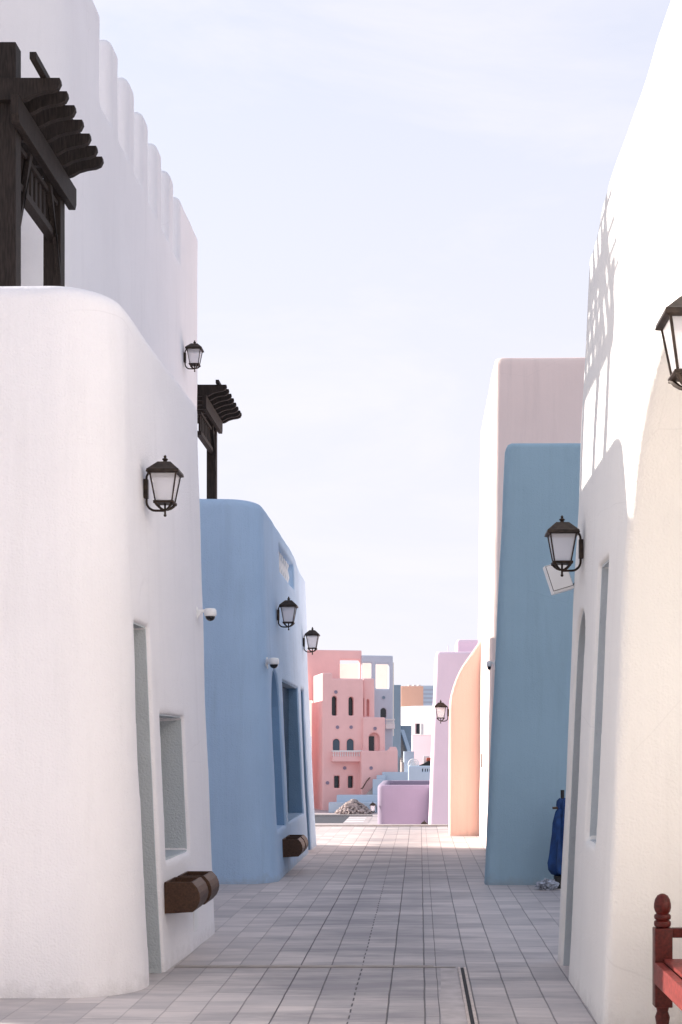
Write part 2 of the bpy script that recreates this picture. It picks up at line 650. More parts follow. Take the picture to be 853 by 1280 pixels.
def body(name, f, lo, hi, h, mat, parent):
    v, q = surface_nets(f, lo, hi, h)
    me = bpy.data.meshes.new(name)
    me.vertices.add(len(v))
    me.vertices.foreach_set('co', v.astype(np.float32).ravel())
    me.loops.add(q.size)
    me.loops.foreach_set('vertex_index', q.astype(np.int32).ravel())
    me.polygons.add(len(q))
    me.polygons.foreach_set('loop_start', np.arange(0, q.size, 4, dtype=np.int32))
    me.polygons.foreach_set('loop_total', np.full(len(q), 4, np.int32))
    me.polygons.foreach_set('use_smooth', np.ones(len(q), bool))
    me.materials.append(MATS[mat])
    me.update()
    me.validate()
    o = bpy.data.objects.new(name, me)
    COL.objects.link(o)
    o.parent = parent
    return o


mx_, mn_ = np.maximum, np.minimum


def inter(a, b, r=0.0):                 # rounded intersection
    if r <= 0:
        return mx_(a, b)
    u, v = mx_(a + r, 0), mx_(b + r, 0)
    return mn_(mx_(a, b), -r) + np.sqrt(u * u + v * v)


def cut(a, b, r=0.0):
    return inter(a, -b, r)


def union(a, b, r=0.0):
    return -inter(-a, -b, r)


def slab(t, a, b):
    return np.abs(t - (a + b) / 2) - (b - a) / 2


def rrect(x, y, x0, x1, y0, y1, rpp=0.0, rpm=0.0, rmm=0.0, rmp=0.0):
    """plan outline with its own radius at each corner (signs of x, y)"""
    px, py = x - (x0 + x1) / 2, y - (y0 + y1) / 2
    r = np.where(px > 0, np.where(py > 0, rpp, rpm), np.where(py > 0, rmp, rmm))
    qx, qy = np.abs(px) - (x1 - x0) / 2 + r, np.abs(py) - (y1 - y0) / 2 + r
    return mn_(mx_(qx, qy), 0) + np.sqrt(mx_(qx, 0) ** 2 + mx_(qy, 0) ** 2) - r


def box3(x, y, z, a, b, r=0.0):
    return inter(inter(slab(x, a[0], b[0]), slab(y, a[1], b[1]), r), slab(z, a[2], b[2]), r)


def arch2(u, z, u0, u1, z0, zs):
    """outline of a round-headed opening: springing at zs"""
    w = (u1 - u0) / 2
    c = (u0 + u1) / 2
    return mn_(mx_(slab(u, u0, u1), slab(z, z0, zs)), np.sqrt((u - c) ** 2 + (z - zs) ** 2) + mx_(zs - z, 0) * 5 - w)


def wavy(x, y, z, amp=0.006, s=0.0):
    """hand-laid plaster is never quite flat"""
    return 0.4 * amp * (np.sin(1.7 * x + 2.3 * y + 1.1 * z + s) + np.sin(2.9 * y - 3.3 * z + 1.3 * x + 2 * s)
                  + 0.6 * np.sin(5.1 * z + 4.3 * y + 1.7 + s) + 0.5 * np.sin(7.7 * y - 6.1 * z + 3.0 * x + s))


# ------------------------------------------------------------------ ground
g = MB()
g.box((-2500, -400, -3.2), (2500, 4000, -2.6))
tag(g.build('ground', 'lower_paving'), kind='structure')
pv = MB()
pv.box((-16, -8, -2.7), (16, 29.0, 0.0))
tag(pv.build('alley_pavement', 'alley_pavers'), kind='structure')
cp = MB()
cp.box((-16, 29.003, -2.62), (16, 29.30, 0.03), 0.012)
tag(cp.build('terrace_kerb', 'concrete'), kind='structure')
# cross joint and its two thin lines
cj = MB()
cj.box((-1.79, 10.352, 0.003), (0.26, 10.378, 0.007))
cj.box((-1.79, 10.41, 0.003), (0.10, 10.436, 0.007))
tag(cj.build('joint_strip', 'concrete'), kind='structure')
mp_ = MB()
mp_.prism([(0.135, 8.0), (0.285, 8.0), (0.272, 9.2), (0.262, 10.33), (0.15, 10.33), (0.142, 9.5), (0.12, 9.0)], 'z', 0.001, 0.004)
tag(mp_.build('mortar_patch', 'mortar'), kind='structure')
dr = empty('drain_channel', (0.306, 8.6, 0), 0, 'narrow slotted drain channel with two pale rails set lengthwise in the paving', 'drain')
d = MB()
d.box((-0.030, -2.6, 0.002), (-0.012, 1.74, 0.010), 0.002)
d.box((0.012, -2.6, 0.002), (0.030, 1.74, 0.010), 0.002)
d.build('rail', 'drain_metal', dr)
d = MB()
d.box((-0.0118, -2.6, 0.001), (0.0118, 1.74, 0.0035))
d.build('slot', 'slot_dark', dr)

# ------------------------------------------------------------------ left: near white house
def flare(z, a, b, c):
    return a + b * z + c * z * z


def xw_white(y, z):
    yy = np.clip(y, 9.0, 12.4)
    return flare(z, -1.765, -0.052, 0.0025) - 0.021 * (12.4 - yy)


def xw_blue(y, z):
    return flare(z, -1.695, -0.060, 0.0040)


def xw_right(y, z):
    return 1.03 + 0.046 * z


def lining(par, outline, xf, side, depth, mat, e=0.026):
    """rough reveal of an opening, its darker colour painted in as shade: a strip that runs round the outline (y, z) from just behind the wall face inward"""
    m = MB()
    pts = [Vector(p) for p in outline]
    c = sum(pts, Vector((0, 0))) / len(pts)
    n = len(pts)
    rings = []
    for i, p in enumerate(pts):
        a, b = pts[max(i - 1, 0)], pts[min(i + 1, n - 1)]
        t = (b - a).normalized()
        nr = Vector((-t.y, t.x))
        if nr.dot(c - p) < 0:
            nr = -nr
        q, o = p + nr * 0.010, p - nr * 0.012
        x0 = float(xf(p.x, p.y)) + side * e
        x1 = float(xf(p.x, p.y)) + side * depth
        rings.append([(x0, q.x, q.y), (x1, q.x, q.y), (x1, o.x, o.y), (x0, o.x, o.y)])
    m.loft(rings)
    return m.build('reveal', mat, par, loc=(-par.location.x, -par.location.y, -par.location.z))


def box_outline(y0, y1, z0, z1, sill=True):
    k = np.linspace(0, 1, 9)
    p = [(y0, z0 + (z1 - z0) * t) for t in k] + [(y1, z1 - (z1 - z0) * t) for t in k]
    if sill:
        p = [((y0 + y1) / 2, z0), (y0 + 0.002, z0)] + p[1:-1] + [(y1 - 0.002, z0), ((y0 + y1) / 2, z0)]
    return p


def arch_outline(y0, y1, z0, zs):
    w, c = (y1 - y0) / 2, (y0 + y1) / 2
    return ([(y0, z0 + (zs - z0) * t) for t in np.linspace(0, 0.97, 8)] + [(c - w * math.cos(t), zs + w * math.sin(t)) for t in np.linspace(0, math.pi, 15)]
            + [(y1, zs - (zs - z0) * t) for t in np.linspace(0.03, 1, 8)])


def f_white(x, y, z):
    xf = xw_white(y, mx_(z, 0))
    yf = 9.10 + 0.035 * mx_(z, 0)
    X, Y = x - xf, y - yf                     # face at X = 0, front at Y = 0
    d2 = rrect(X, Y, -3.86, 0, 0, 3.32, 0.14, 0.42, 0.2, 0.2)
    d2 = mn_(d2, rrect(x, Y, -5.2, -3.45, 0.5, 3.95, 0.1, 0.1, 0.1, 0.1))  # unseen rear block, added to keep sun from coming through the gap
    dd = inter(d2, z - 4.64, 0.11)
    dd = cut(dd, box3(X, Y, z, (-3.5, 0.3, 3.9), (-0.32, 3.0, 9), 0.1), 0.10)
    dd = cut(dd, box3(X, y, z, (-0.50, 9.64, -1), (0.5, 10.12, 2.46), 0.02), 0.035)       # doorway
    dd = cut(dd, box3(X, y, z, (-0.34, 10.38, 0.78), (0.5, 11.32, 1.85), 0.03), 0.035)     # window niche
    return dd + wavy(x, y, z, 0.006)


white = empty('white_house', (-4, 10.7, 0), 0, 'white plaster house with softly rounded corner, doorway and niche, low one nearest on the left', 'house')
inv = lambda p: (-p.location.x, -p.location.y, -p.location.z)


def shell(name, f, lo, hi, h, mat, parent):
    o = body(name, f, lo, hi, h, mat, parent)
    o.location = inv(parent)
    return o


shell('wall', f_white, (-6.1, 8.9, -0.12), (-1.5, 13.35, 4.9), 0.026, 'white_plaster', white)
lining(white, box_outline(9.64, 10.12, 0.0, 2.46, False), xw_white, -1, 0.47, 'shaded_rough_render')
lining(white, box_outline(10.38, 11.32, 0.78, 1.85), xw_white, -1, 0.33, 'shaded_rough_render')
m = MB().box((-2.32, 9.60, 0.0), (-2.24, 10.14, 2.44), 0.004)
m.build('door', 'door_timber', white, loc=inv(white))
m = MB().box((-2.165, 10.42, 0.82), (-2.12, 11.28, 1.82), 0.004)
m.build('window', 'window_slate', white, loc=inv(white))
m = MB()
m.box((-1.83, 11.28, 0.14), (-1.788, 11.50, 0.38), 0.003)
m.build('hatch', 'white_enamel', white, loc=inv(white))


# ------------------------------------------------------------------ left: tall white tower behind it
def f_tower(x, y, z):
    d2 = rrect(x, y, -6.2, -3.28, 12.98, 21.06, 0.08, 0.45, 0.2, 0.2)
    dd = inter(d2, z - 9.17, 0.09)
    dd = cut(dd, box3(x, y, z, (-5.9, 13.3, 8.1), (-3.57, 20.76, 12), 0.1), 0.06)
    for k in range(6):
        y1 = 15.12 + 0.866 * k
        dd = cut(dd, box3(x, y, z, (-4.0, y1 - 0.46, 8.27), (-3.0, y1, 12), 0.0), 0.09)
    return dd + wavy(x, y, z, 0.005, 2.0)


tower = empty('white_tower', (-6, 17, 0), 0, 'tall white building with a row of rounded merlons along its roofline', 'building')
shell('wall', f_tower, (-6.4, 12.8, -0.2), (-3.0, 21.3, 9.4), 0.04, 'tower_plaster', tower)


# ------------------------------------------------------------------ left: blue house
def f_blue(x, y, z):
    xf = flare(mx_(z, 0), -1.695, -0.060, 0.0040)
    yf = 16.70 + 0.02 * mx_(z, 0)
    X, Y = x - xf, y - yf
    d2 = rrect(X, Y, -2.9, 0, 0, 6.8, 0.20, 0.42, 0.2, 0.2)
    top = 4.56 - 0.14 * (1 / (1 + np.exp(-(y - 21.7) * 5)))
    dd = inter(d2, z - top, 0.11)
    dd = cut(dd, box3(X, Y, z, (-2.6, 0.3, 3.7), (-0.26, 6.5, 9), 0.1), 0.08)
    a = mx_(arch2(y, z, 17.28, 18.45, 0.6, 2.0), slab(X, -0.36, 0.5))
    dd = cut(dd, a, 0.03)
    dd = cut(dd, box3(X, y, z, (-0.40, 18.85, 0.62), (0.5, 21.30, 2.50), 0.02), 0.03)
    dd = cut(dd, box3(X, y, z, (-0.40, 21.72, -1), (0.5, 22.35, 2.52), 0.02), 0.03)
    dd = cut(dd, box3(X, y, z, (-0.7, 18.95, 3.97), (0.5, 21.2, 4.33), 0.02), 0.03)
    return dd + wavy(x, y, z, 0.006, 4.0)


blue = empty('blue_house', (-4, 20, 0), 0, 'sky blue plaster house with an arched niche and railed parapet opening', 'house')
shell('wall', f_blue, (-5.1, 16.5, -0.12), (-1.4, 23.9, 4.8), 0.03, 'blue_plaster', blue)
lining(blue, arch_outline(17.28, 18.45, 0.6, 2.0), xw_blue, -1, 0.35, 'shaded_blue_render')
lining(blue, box_outline(18.85, 21.30, 0.62, 2.50), xw_blue, -1, 0.39, 'shaded_blue_render')
lining(blue, box_outline(21.72, 22.35, 0.0, 2.52, False), xw_blue, -1, 0.39, 'shaded_blue_render')
m = MB().box((-2.08, 18.88, 0.64), (-1.96, 21.27, 2.48), 0.004)
m.build('window', 'window_dark', blue, loc=inv(blue))
m = MB().box((-2.08, 21.75, 0.0), (-2.02, 22.32, 2.5), 0.004)
m.build('door', 'door_timber', blue, loc=inv(blue))
for k in range(8):
    yy = 19.08 + k * 0.285
    m = MB().lathe([(0.03, 0), (0.04, 0.02), (0.024, 0.06), (0.045, 0.15), (0.024, 0.27), (0.04, 0.33), (0.03, 0.36)], (-1.98, yy, 3.97), 10)
    m.build('baluster', 'baluster_white', blue, smooth=True, loc=inv(blue))


# ------------------------------------------------------------------ right: white house with the great arch
def f_right(x, y, z):
    xf = 1.03 + 0.0460 * mx_(z, 0)
    X = x - xf
    d2 = rrect(X, y, 0, 2.3, 3.0, 10.72, 0.2, 0.2, 0.2, 0.07)
    dd = inter(d2, z - 5.50, 0.12)
    dd = inter(dd, z - (5.50 - 0.16 / (1 + np.exp(-(y - 10.0) * 9))), 0.1)
    dd = cut(dd, box3(X, y, z, (0.3, 3.3, 4.9), (2.0, 10.4, 9), 0.1), 0.08)
    dd = cut(dd, mx_(arch2(y, z, 5.58, 8.02, -1, 2.42), slab(X, -0.5, 1.5)), 0.04)
    dd = cut(dd, box3(X, y, z, (-0.5, 8.72, 1.0), (0.32, 9.24, 2.78), 0.02), 0.03)
    dd = cut(dd, mx_(arch2(y, z, 9.86, 10.46, -1, 2.28), slab(X, -0.5, 0.40)), 0.025)
    return dd + wavy(x, y, z, 0.006, 6.0)


right = empty('arched_house', (3.5, 7, 0), 0, 'white plaster house with a great arch and a slit niche, nearest on the right', 'house')
shell('wall', f_right, (0.8, 2.8, -0.12), (3.9, 10.95, 5.8), 0.028, 'cream_plaster', right)
lining(right, box_outline(8.72, 9.24, 1.0, 2.78), xw_right, 1, 0.31, 'shaded_rough_render')
lining(right, arch_outline(9.86, 10.46, 0.0, 2.28), xw_right, 1, 0.38, 'shaded_rough_render')
m = MB().box((1.44, 9.82, 0), (1.50, 10.5, 2.6), 0.004)
m.build('door', 'door_timber', right, loc=inv(right))


near = empty('cream_house', (-5.0, -1.5, 0), 0, 'plain cream house, unseen, added behind the viewpoint on the left to dim the alley', 'house')  # unseen house, added to block light from behind the viewpoint
MB().box((-2.4, -6, 0), (2.2, 5.2, 5.4), 0.12).build('wall', 'cream_plaster', near)
MB().box((1.10, -8, 0), (3.3, 2.99, 5.4), 0.05).build('unseen_wing', 'cream_plaster', right, loc=inv(right))  # unseen extension of the right wall, added to block the same light


# ------------------------------------------------------------------ right: teal wing and house
def f_teal(x, y, z):
    xf = 0.765 + 0.048 * mx_(z, 0)
    wing = box3(x - xf, y, z, (0, 16.6, -1), (4.5, 16.95, 5.17), 0.05)
    bod = box3(x, y, z, (1.75, 16.8, -1), (6, 21.5, 4.6), 0.1)
    return union(wing, bod, 0.02) + wavy(x, y, z, 0.006, 8.0)


teal = empty('teal_house', (3.0, 18, 0), 0, 'teal blue plaster house whose leaning front wall narrows upward', 'house')
shell('wall', f_teal, (0.5, 16.4, -0.12), (6.2, 21.7, 5.4), 0.05, 'teal_plaster', teal)


def f_blush(x, y, z):
    xf = 1.075 + 0.012 * mx_(z, 0)
    d2 = rrect(x - xf, y, 0, 5, 22.2, 27.4, 0.2, 0.2, 0.10, 0.10)
    dd = inter(d2, z - 7.72, 0.08)
    dd = cut(dd, box3(x, y, z, (1.5, 22.5, 7.2), (5.8, 27.1, 9), 0.1), 0.05)
    return dd + wavy(x, y, z, 0.006, 9.0)


blush = empty('blush_house', (3.5, 24, 0), 0, 'tall pale pink plaster house with plain walls, standing behind the teal house', 'house')
shell('wall', f_blush, (0.9, 22.0, -0.12), (6.4, 27.6, 8.0), 0.06, 'blush_plaster', blush)
m = MB().box((1.072, 24.9, 1.26), (1.086, 25.0, 1.50), 0.003)
m.build('bell_plate', 'cable_black', blush, loc=inv(blush))


def f_peach(x, y, z):
    xf = 0.53 + 0.004 * mx_(z, 0)
    nrm = math.hypot(0.67, 0.46)
    slope = ((z - 2.93) * 0.46 - (x - 0.66) * 0.67) / nrm
    d2 = inter(xf - x, slope, 0.26)
    dd = inter(inter(d2, x - 1.35), slab(y, 25.9, 26.5), 0.03)
    return inter(dd, z - 3.9, 0.05) + wavy(x, y, z, 0.004, 3.0)


peach = empty('peach_wall', (0.9, 27, 0), 0, 'peach orange buttress wall with a curved sloping top', 'wall')
shell('wall_body', f_peach, (0.35, 25.7, -0.12), (1.5, 29.15, 4.1), 0.04, 'peach_plaster', peach)


# ------------------------------------------------------------------ beyond the terrace: lilac and mauve
def f_lilac(x, y, z):
    xf = 0.305 + 0.039 * (z + 0.9)
    d2 = rrect(x - xf, y, 0, 4.4, 46, 50.5, 0.2, 0.3, 0.10, 0.2)
    dd = inter(d2, z - 4.72, 0.07)
    dd = cut(dd, box3(x, y, z, (0.9, 46.4, 4.2), (4.3, 50.1, 9), 0.1), 0.05)
    up = box3(x, y, z, (1.25, 48.2, 4), (4, 50.3, 5.28), 0.05)
    return union(dd, up, 0.02)


lilac = empty('lilac_house', (3, 50, -2.6), 0, 'narrow looking lilac house past the end of the terrace, by the peach wall', 'house')
shell('wall', f_lilac, (0.0, 45.6, -2.8), (5.2, 50.9, 5.5), 0.05, 'lilac_plaster', lilac)
m = MB().tube([(0.95, 48.0, 4.7), (0.95, 48.0, 5.05)], 0.012, 6)
m.box((0.75, 47.9, 4.70), (1.02, 48.1, 4.82), 0.01)
m.build('vent_pipe', 'lilac_plaster', lilac, loc=inv(lilac))


def f_mauve(x, y, z):
    d2 = rrect(x, y, -1.49, 2.4, 50, 57.4, 0.2, 0.2, 0.22, 0.22)
    dd = inter(d2, z - 0.30, 0.07)
    dd = cut(dd, box3(x, y, z, (-1.2, 50.3, -0.4), (2.1, 57.1, 3), 0.1), 0.07)
    return dd


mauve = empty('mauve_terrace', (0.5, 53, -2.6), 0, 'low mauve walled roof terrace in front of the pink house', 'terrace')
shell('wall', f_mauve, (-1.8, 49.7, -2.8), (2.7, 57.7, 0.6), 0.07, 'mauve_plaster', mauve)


# ------------------------------------------------------------------ the far village, each house in a frame of its own
class Frame:
    """a facade's own axes: u along the front, v into the house, z up; at() gives the place seen along a sight line on the plane v"""

    def __init__(self, xpix, Y0, deg):
        self.X0, self.Y0 = (xpix - CX) / F * Y0, Y0
        self.a = R(deg)
        self.c, self.s = math.cos(self.a), math.sin(self.a)

    def at(self, x, y, v=0.0):
        t = (x - CX) / F
        u = (t * (self.Y0 + v * self.c) - self.X0 + v * self.s) / (self.c - t * self.s)
        return u, CH + (CY - y) / F * (self.Y0 + u * self.s + v * self.c)

    def rect(self, x0, x1, y0, y1, v=0.0):
        u0, z1 = self.at(x0, y0, v)
        u1, z0 = self.at(x1, y1, v)
        return u0, u1, z0, z1

    def root(self, name, label, cat, base=-2.6):
        return empty(name, (self.X0, self.Y0, base), self.a, label, cat)


GZ = (0, 0, 2.6)
fp = Frame(403, 96, 12)
pink = fp.root('pink_house', 'pink three storey house with arched windows and a white balcony', 'house')

p_main = fp.rect(403, 454.5, 848, 1012)
p_pier = fp.rect(403, 416, 841, 848)
p_mid = fp.rect(454, 468.5, 848, 1012, 0.6)
p_low = fp.rect(454, 481.8, 896.5, 1012, -0.25)
p_ter = fp.rect(452, 496, 938.5, 1000, -1.0)
p_up = fp.rect(486, 496, 933.5, 950, -1.0)
p_back = fp.rect(380, 452.5, 812, 850, 4.6)
p_hole = fp.rect(425.5, 449.5, 825, 848, 4.6)
WIN_TOP = [fp.rect(415.2, 421.4, 870, 894.5), fp.rect(436.2, 442.3, 871, 894.5)]
WIN_MID = [fp.rect(416.5, 425, 923.5, 938), fp.rect(434, 442.5, 923.5, 938)]
WIN_LOW = [fp.rect(418.2, 425, 970, 985), fp.rect(435.4, 442, 970, 985)]
SLIT = [fp.rect(453.2, 455.2, 873, 895.5, 0.6), fp.rect(458.6, 461.6, 874, 895.5, 0.6)]
P_DOOR = fp.rect(461.5, 471.0, 920.5, 938.5, -0.25)
P_ARCH = fp.rect(461.5, 475.0, 916.0, 938.5, -0.25)


def f_pink(x, y, z):
    b = lambda r, v0, v1, zb=-3.2: box3(x, y, z, (r[0], v0, zb if zb is not None else r[2]), (r[1], v1, r[3]), 0.05)
    d = b(p_main, 0, 5.4)
    d = mn_(d, b(p_pier, 0.0, 0.45, 5.5))
    d = mn_(d, box3(x, y, z, (p_main[0], 0, 5.5), (p_main[0] + 0.3, 5.4, p_pier[3]), 0.05))
    d = mn_(d, b(p_mid, 0.6, 5.0))
    d = mn_(d, b(p_low, -0.25, 4.0))
    d = mn_(d, box3(x, y, z, (p_ter[0], -1.0, -3.2), (p_ter[1], 2.0, p_ter[3]), 0.05))
    d = union(d, box3(x, y, z, (p_up[0] + 0.1, -1.0, -3.2), (p_up[1], -0.75, p_up[3]), 0.05), 0.3)
    w = box3(x, y, z, (p_back[0], 4.6, 5.0), (p_back[1], 5.0, p_back[3]), 0.03)
    w = cut(w, mx_(slab(x, p_hole[0], p_hole[1]) + 0 * z, slab(z, p_hole[2], p_hole[3])) + 0 * y, 0.12)
    d = mn_(d, w)
    for r in WIN_TOP + WIN_MID:
        d = cut(d, mx_(arch2(x, z, r[0], r[1], r[2], r[3] - (r[1] - r[0]) / 2), slab(y, -1, 0.6)), 0.02)
    for r in WIN_LOW:
        d = cut(d, mx_(mx_(slab(x, r[0], r[1]), slab(z, r[2], r[3])), slab(y, -1, 0.6)), 0.02)
    for r in SLIT:
        d = cut(d, mx_(arch2(x, z, r[0], r[1], r[2], r[3] - (r[1] - r[0]) / 2), slab(y, -1, 1.0)), 0.02)
    r = P_ARCH
    d = cut(d, mx_(arch2(x, z, r[0], r[1], r[2], r[3] - (r[1] - r[0]) / 2), slab(y, -1, 0.15)), 0.02)
    r = P_DOOR
    d = cut(d, mx_(mx_(slab(x, r[0], r[1] - 0.12), slab(z, r[2], r[3])), slab(y, -1, 0.5)), 0.02)
    return d


def far_body(name, f, lo, hi, h, mat, parent):
    o = body(name, f, lo, hi, h, mat, parent)
    o.location = (0, 0, -parent.location.z)
    return o


far_body('wall', f_pink, (-2.2, -1.3, -3.3), (6.0, 9.9, 9.2), 0.065, 'pink_plaster', pink)
UP = lambda par: (0, 0, -par.location.z)


def pane(par, r, v, mat, name='window', arch=True, th=0.05):
    m = MB()
    if arch:
        w = (r[1] - r[0]) / 2
        c, zs = (r[0] + r[1]) / 2, r[3] - w
        pts = [(r[0], r[2]), (r[1], r[2])] + [(c + w * math.cos(t), zs + w * math.sin(t)) for t in np.linspace(0, math.pi, 12)]
    else:
        pts = [(r[0], r[2]), (r[1], r[2]), (r[1], r[3]), (r[0], r[3])]
    m.prism(pts, 'y', v, v + th)
    return m.build(name, mat, par, loc=UP(par))


for r in WIN_TOP:
    pane(pink, r, 0.5, 'window_dark')
for r in WIN_MID:
    pane(pink, r, 0.14, 'window_slate')
for r in WIN_LOW:
    pane(pink, r, 0.5, 'window_dark', arch=False)
pane(pink, (P_DOOR[0], P_DOOR[1] - 0.12, P_DOOR[2], P_DOOR[3]), 0.08, 'window_dark', 'door', arch=False)


def balcony(par, r, v_out, slab_mat, z_slab, z_rail, n):
    """projecting slab with a row of white turned balusters"""
    bl = MB().box((r[0], v_out, z_slab), (r[1], 0.02, r[2]), 0.03).build('balcony_slab', slab_mat, par, loc=UP(par))
    rl = MB()
    rl.box((r[0], v_out, z_rail - 0.09), (r[1], v_out + 0.10, z_rail), 0.01)
    rl.box((r[0], v_out + 0.1, z_rail - 0.09), (r[0] + 0.1, 0, z_rail), 0.01)
    rl.box((r[1] - 0.1, v_out + 0.1, z_rail - 0.09), (r[1], 0, z_rail), 0.01)
    rl.build('rail', 'baluster_white', bl)
    for k in range(n):
        uu = r[0] + 0.06 + (r[1] - r[0] - 0.12) * k / (n - 1)
        h = z_rail - 0.085 - r[2]
        MB().lathe([(0.03, 0), (0.045, h * 0.25), (0.02, h * 0.6), (0.03, h)], (uu, v_out + 0.05, r[2]), 8).build(
            'baluster', 'baluster_white', bl, smooth=True)


rb = fp.rect(416, 453.5, 938, 945.5, -0.6)
balcony(pink, rb, -0.6, 'pink_plaster', fp.rect(416, 453, 952, 953, -0.6)[3], rb[3], 13)

for (x, y) in [(420, 865), (422, 909), (439, 909), (431, 960), (409.5, 978.5)]:
    u, z = fp.at(x, y)
    m = MB()
    m.lathe([(0.06, 0), (0.115, 0.0), (0.12, 0.05), (0.085, 0.06), (0.06, 0.03)], (0, 0, 0), 14)
    o = m.build('roundel', 'mauve_plaster', pink, smooth=True)
    o.rotation_euler = (math.pi / 2, 0, 0)
    o.location = (u, -0.0, z + 2.6)
for (x, y, v) in [(469, 910.6, -0.25), (464, 960, -1.0)]:
    u, z = fp.at(x, y, v)
    m = MB().lathe([(0.06, 0), (0.115, 0.0), (0.12, 0.05), (0.085, 0.06), (0.06, 0.03)], (0, 0, 0), 14)
    o = m.build('roundel', 'mauve_plaster', pink, smooth=True)
    o.rotation_euler = (math.pi / 2, 0, 0)
    o.location = (u, v, z + 2.6)

# pale blue-grey tower with roof loggias
ft = Frame(452.5, 101, 12)
towr = ft.root('loggia_tower', 'pale grey blue house with open roof loggias, rising behind the pink house', 'house')
t_all = ft.rect(452.5, 491.5, 819, 1005)
t_a = ft.rect(453.8, 466.8, 828.5, 848)
t_b = ft.rect(470, 488, 830, 861)
t_w = ft.rect(476, 483, 885, 897.5)


def f_tow(x, y, z):
    d = box3(x, y, z, (t_all[0], 0, -3), (t_all[1], 0.35, t_all[3]), 0.03)
    lower = box3(x, y, z, (t_all[0], 0, -3), (t_all[1], 5, t_b[2] - 0.05), 0.03)
    d = mn_(d, lower)
    for r in (t_a, t_b):
        d = cut(d, mx_(mx_(slab(x, r[0], r[1] - 0.1), slab(z, r[2], r[3])), slab(y, -1, 0.6)), 0.10)
    return cut(d, mx_(arch2(x, z, t_w[0], t_w[1], t_w[2], t_w[3] - (t_w[1] - t_w[0]) / 2), slab(y, -1, 0.25)), 0.02)


far_body('wall', f_tow, (-0.3, -0.3, -3.1), (2.7, 5.3, 8.6), 0.065, 'pale_blue_plaster', towr)
MB().prism([(-3.2, 10.2), (3.2, 5.4), (3.4, 5.6), (-3.0, 10.4)], 'z', 2.5, t_all[3] - 0.15).build('rear_wall', 'warm_cream_plaster', towr, loc=UP(towr))
pane(towr, t_w, 0.1, 'window_dark')
r = ft.rect(482.5, 494, 898.5, 905, -0.5)
balcony(towr, r, -0.5, 'far_white_plaster', ft.rect(482, 494, 911, 912, -0.5)[3], r[3], 7)
u, z = ft.at(479.7, 872)
o = MB().lathe([(0.06, 0), (0.115, 0.0), (0.12, 0.05), (0.085, 0.06), (0.06, 0.03)], (0, 0, 0), 14).build('roundel', 'slate_plaster', towr, smooth=True)
o.rotation_euler = (math.pi / 2, 0, 0)
o.location = (u, 0, z + 2.6)

# slate blue house with an outside stair
fs = Frame(492, 112, 10)
slate = fs.root('stair_house', 'slate blue house with an outside stair in a narrow gap', 'house')
m = MB()
r = fs.rect(490, 501.5, 856, 1000)
m.box((r[0], 0, -2.6), (r[1], 5, r[3]), 0.05)
r2 = fs.rect(501.5, 514.5, 907, 1000, 4.0)
m.box((r2[0], 4.0, -2.6), (r2[1], 6, r2[3]), 0.05)
m.build('wall', 'slate_plaster', slate, loc=UP(slate))
st = MB()
ra = fs.rect(496, 508.5, 936, 966, -0.6)
zb, zt = ra[3] - 1.2, fs.at(500, 919, 4)[1]
for k in range(14):
    st.box((ra[0] + 0.35, -0.8 + k * 0.3, -2.6), (ra[1] + 0.2, -0.5 + k * 0.3 + 0.002, zb + (zt - zb) * (k + 1) / 14))
st.build('stair', 'concrete', slate, loc=UP(slate))
sp = MB()
sp.prism([(-2.4, -2.6), (-0.6, -2.6), (3.6, zt - 0.6), (3.6, zt + 0.45), (-0.6, zb + 0.6), (-2.4, zb - 0.9)], 'x', ra[1] + 0.21, ra[1] + 0.5)
sp.box((ra[1] - 0.25, -0.9, -2.6), (ra[1] + 0.55, -0.6, zb + 1.0), 0.02)
sp.build('stair_parapet', 'ice_blue_plaster', slate, loc=UP(slate))

# white and pink house on the right of the stair
fw = Frame(514.5, 122, -28)
whp = fw.root('shuttered_house', 'pale pink house with a small dark shuttered window, right of the outside stair', 'house')
wr = fw.rect(514.5, 542, 882.5, 1000)
ww = fw.rect(519.3, 525.4, 904.5, 917.5)


def f_whp(x, y, z):
    d = box3(x, y, z, (wr[0], 0, -3), (wr[1] + 1, 3.6, wr[3]), 0.04)
    return cut(d, mx_(mx_(slab(x, ww[0], ww[1]), slab(z, ww[2], ww[3])), slab(y, -1, 0.25)), 0.02)


far_body('wall', f_whp, (-0.3, -0.3, -3.1), (3.2, 3.9, 5.5), 0.07, 'far_pink_plaster', whp)
zb_ = fw.at(520, 919)[1]
m = MB()
m.box((wr[0] - 0.02, -0.02, zb_), (ww[0], 0.0, wr[3] + 0.01))
m.box((ww[1], -0.02, zb_), (wr[1] + 0.9, 0.0, wr[3] + 0.01))
m.box((ww[0], -0.02, ww[3]), (ww[1], 0.0, wr[3] + 0.01))
m.box((ww[0], -0.02, zb_), (ww[1], 0.0, ww[2]))
m.build('upper_wall', 'far_white_plaster', whp, loc=UP(whp))
pane(whp, ww, 0.18, 'window_dark', arch=False)
m = MB().box((ww[1], -0.06, ww[2]), (ww[1] + 0.16, -0.021, ww[3]), 0.01)
m.build('shutter', 'far_white_plaster', whp, loc=UP(whp))
fc = Frame(514.8, 128, 42)
crm = fc.root('cream_house', 'cream white sunlit house between the slate blue and the pale pink one', 'house')
m = MB()
r = fc.rect(514.8, 530, 883, 1000)
m.box((0, 0, -2.6), (2.5, 3.0, r[3]), 0.05)
m.build('wall', 'far_white_plaster', crm, loc=UP(crm))
coral = empty('unseen_coral_house', (-13, 99, -2.6), R(12), 'unseen coral plaster house added behind the blue house to shade the pink one', 'house')  # hidden house, added to cast shade on the pink house's left face
MB().box((-4.5, -3.4, 0), (3.6, 4.5, 8.2), 0.1).build('wall', 'pink_plaster', coral)

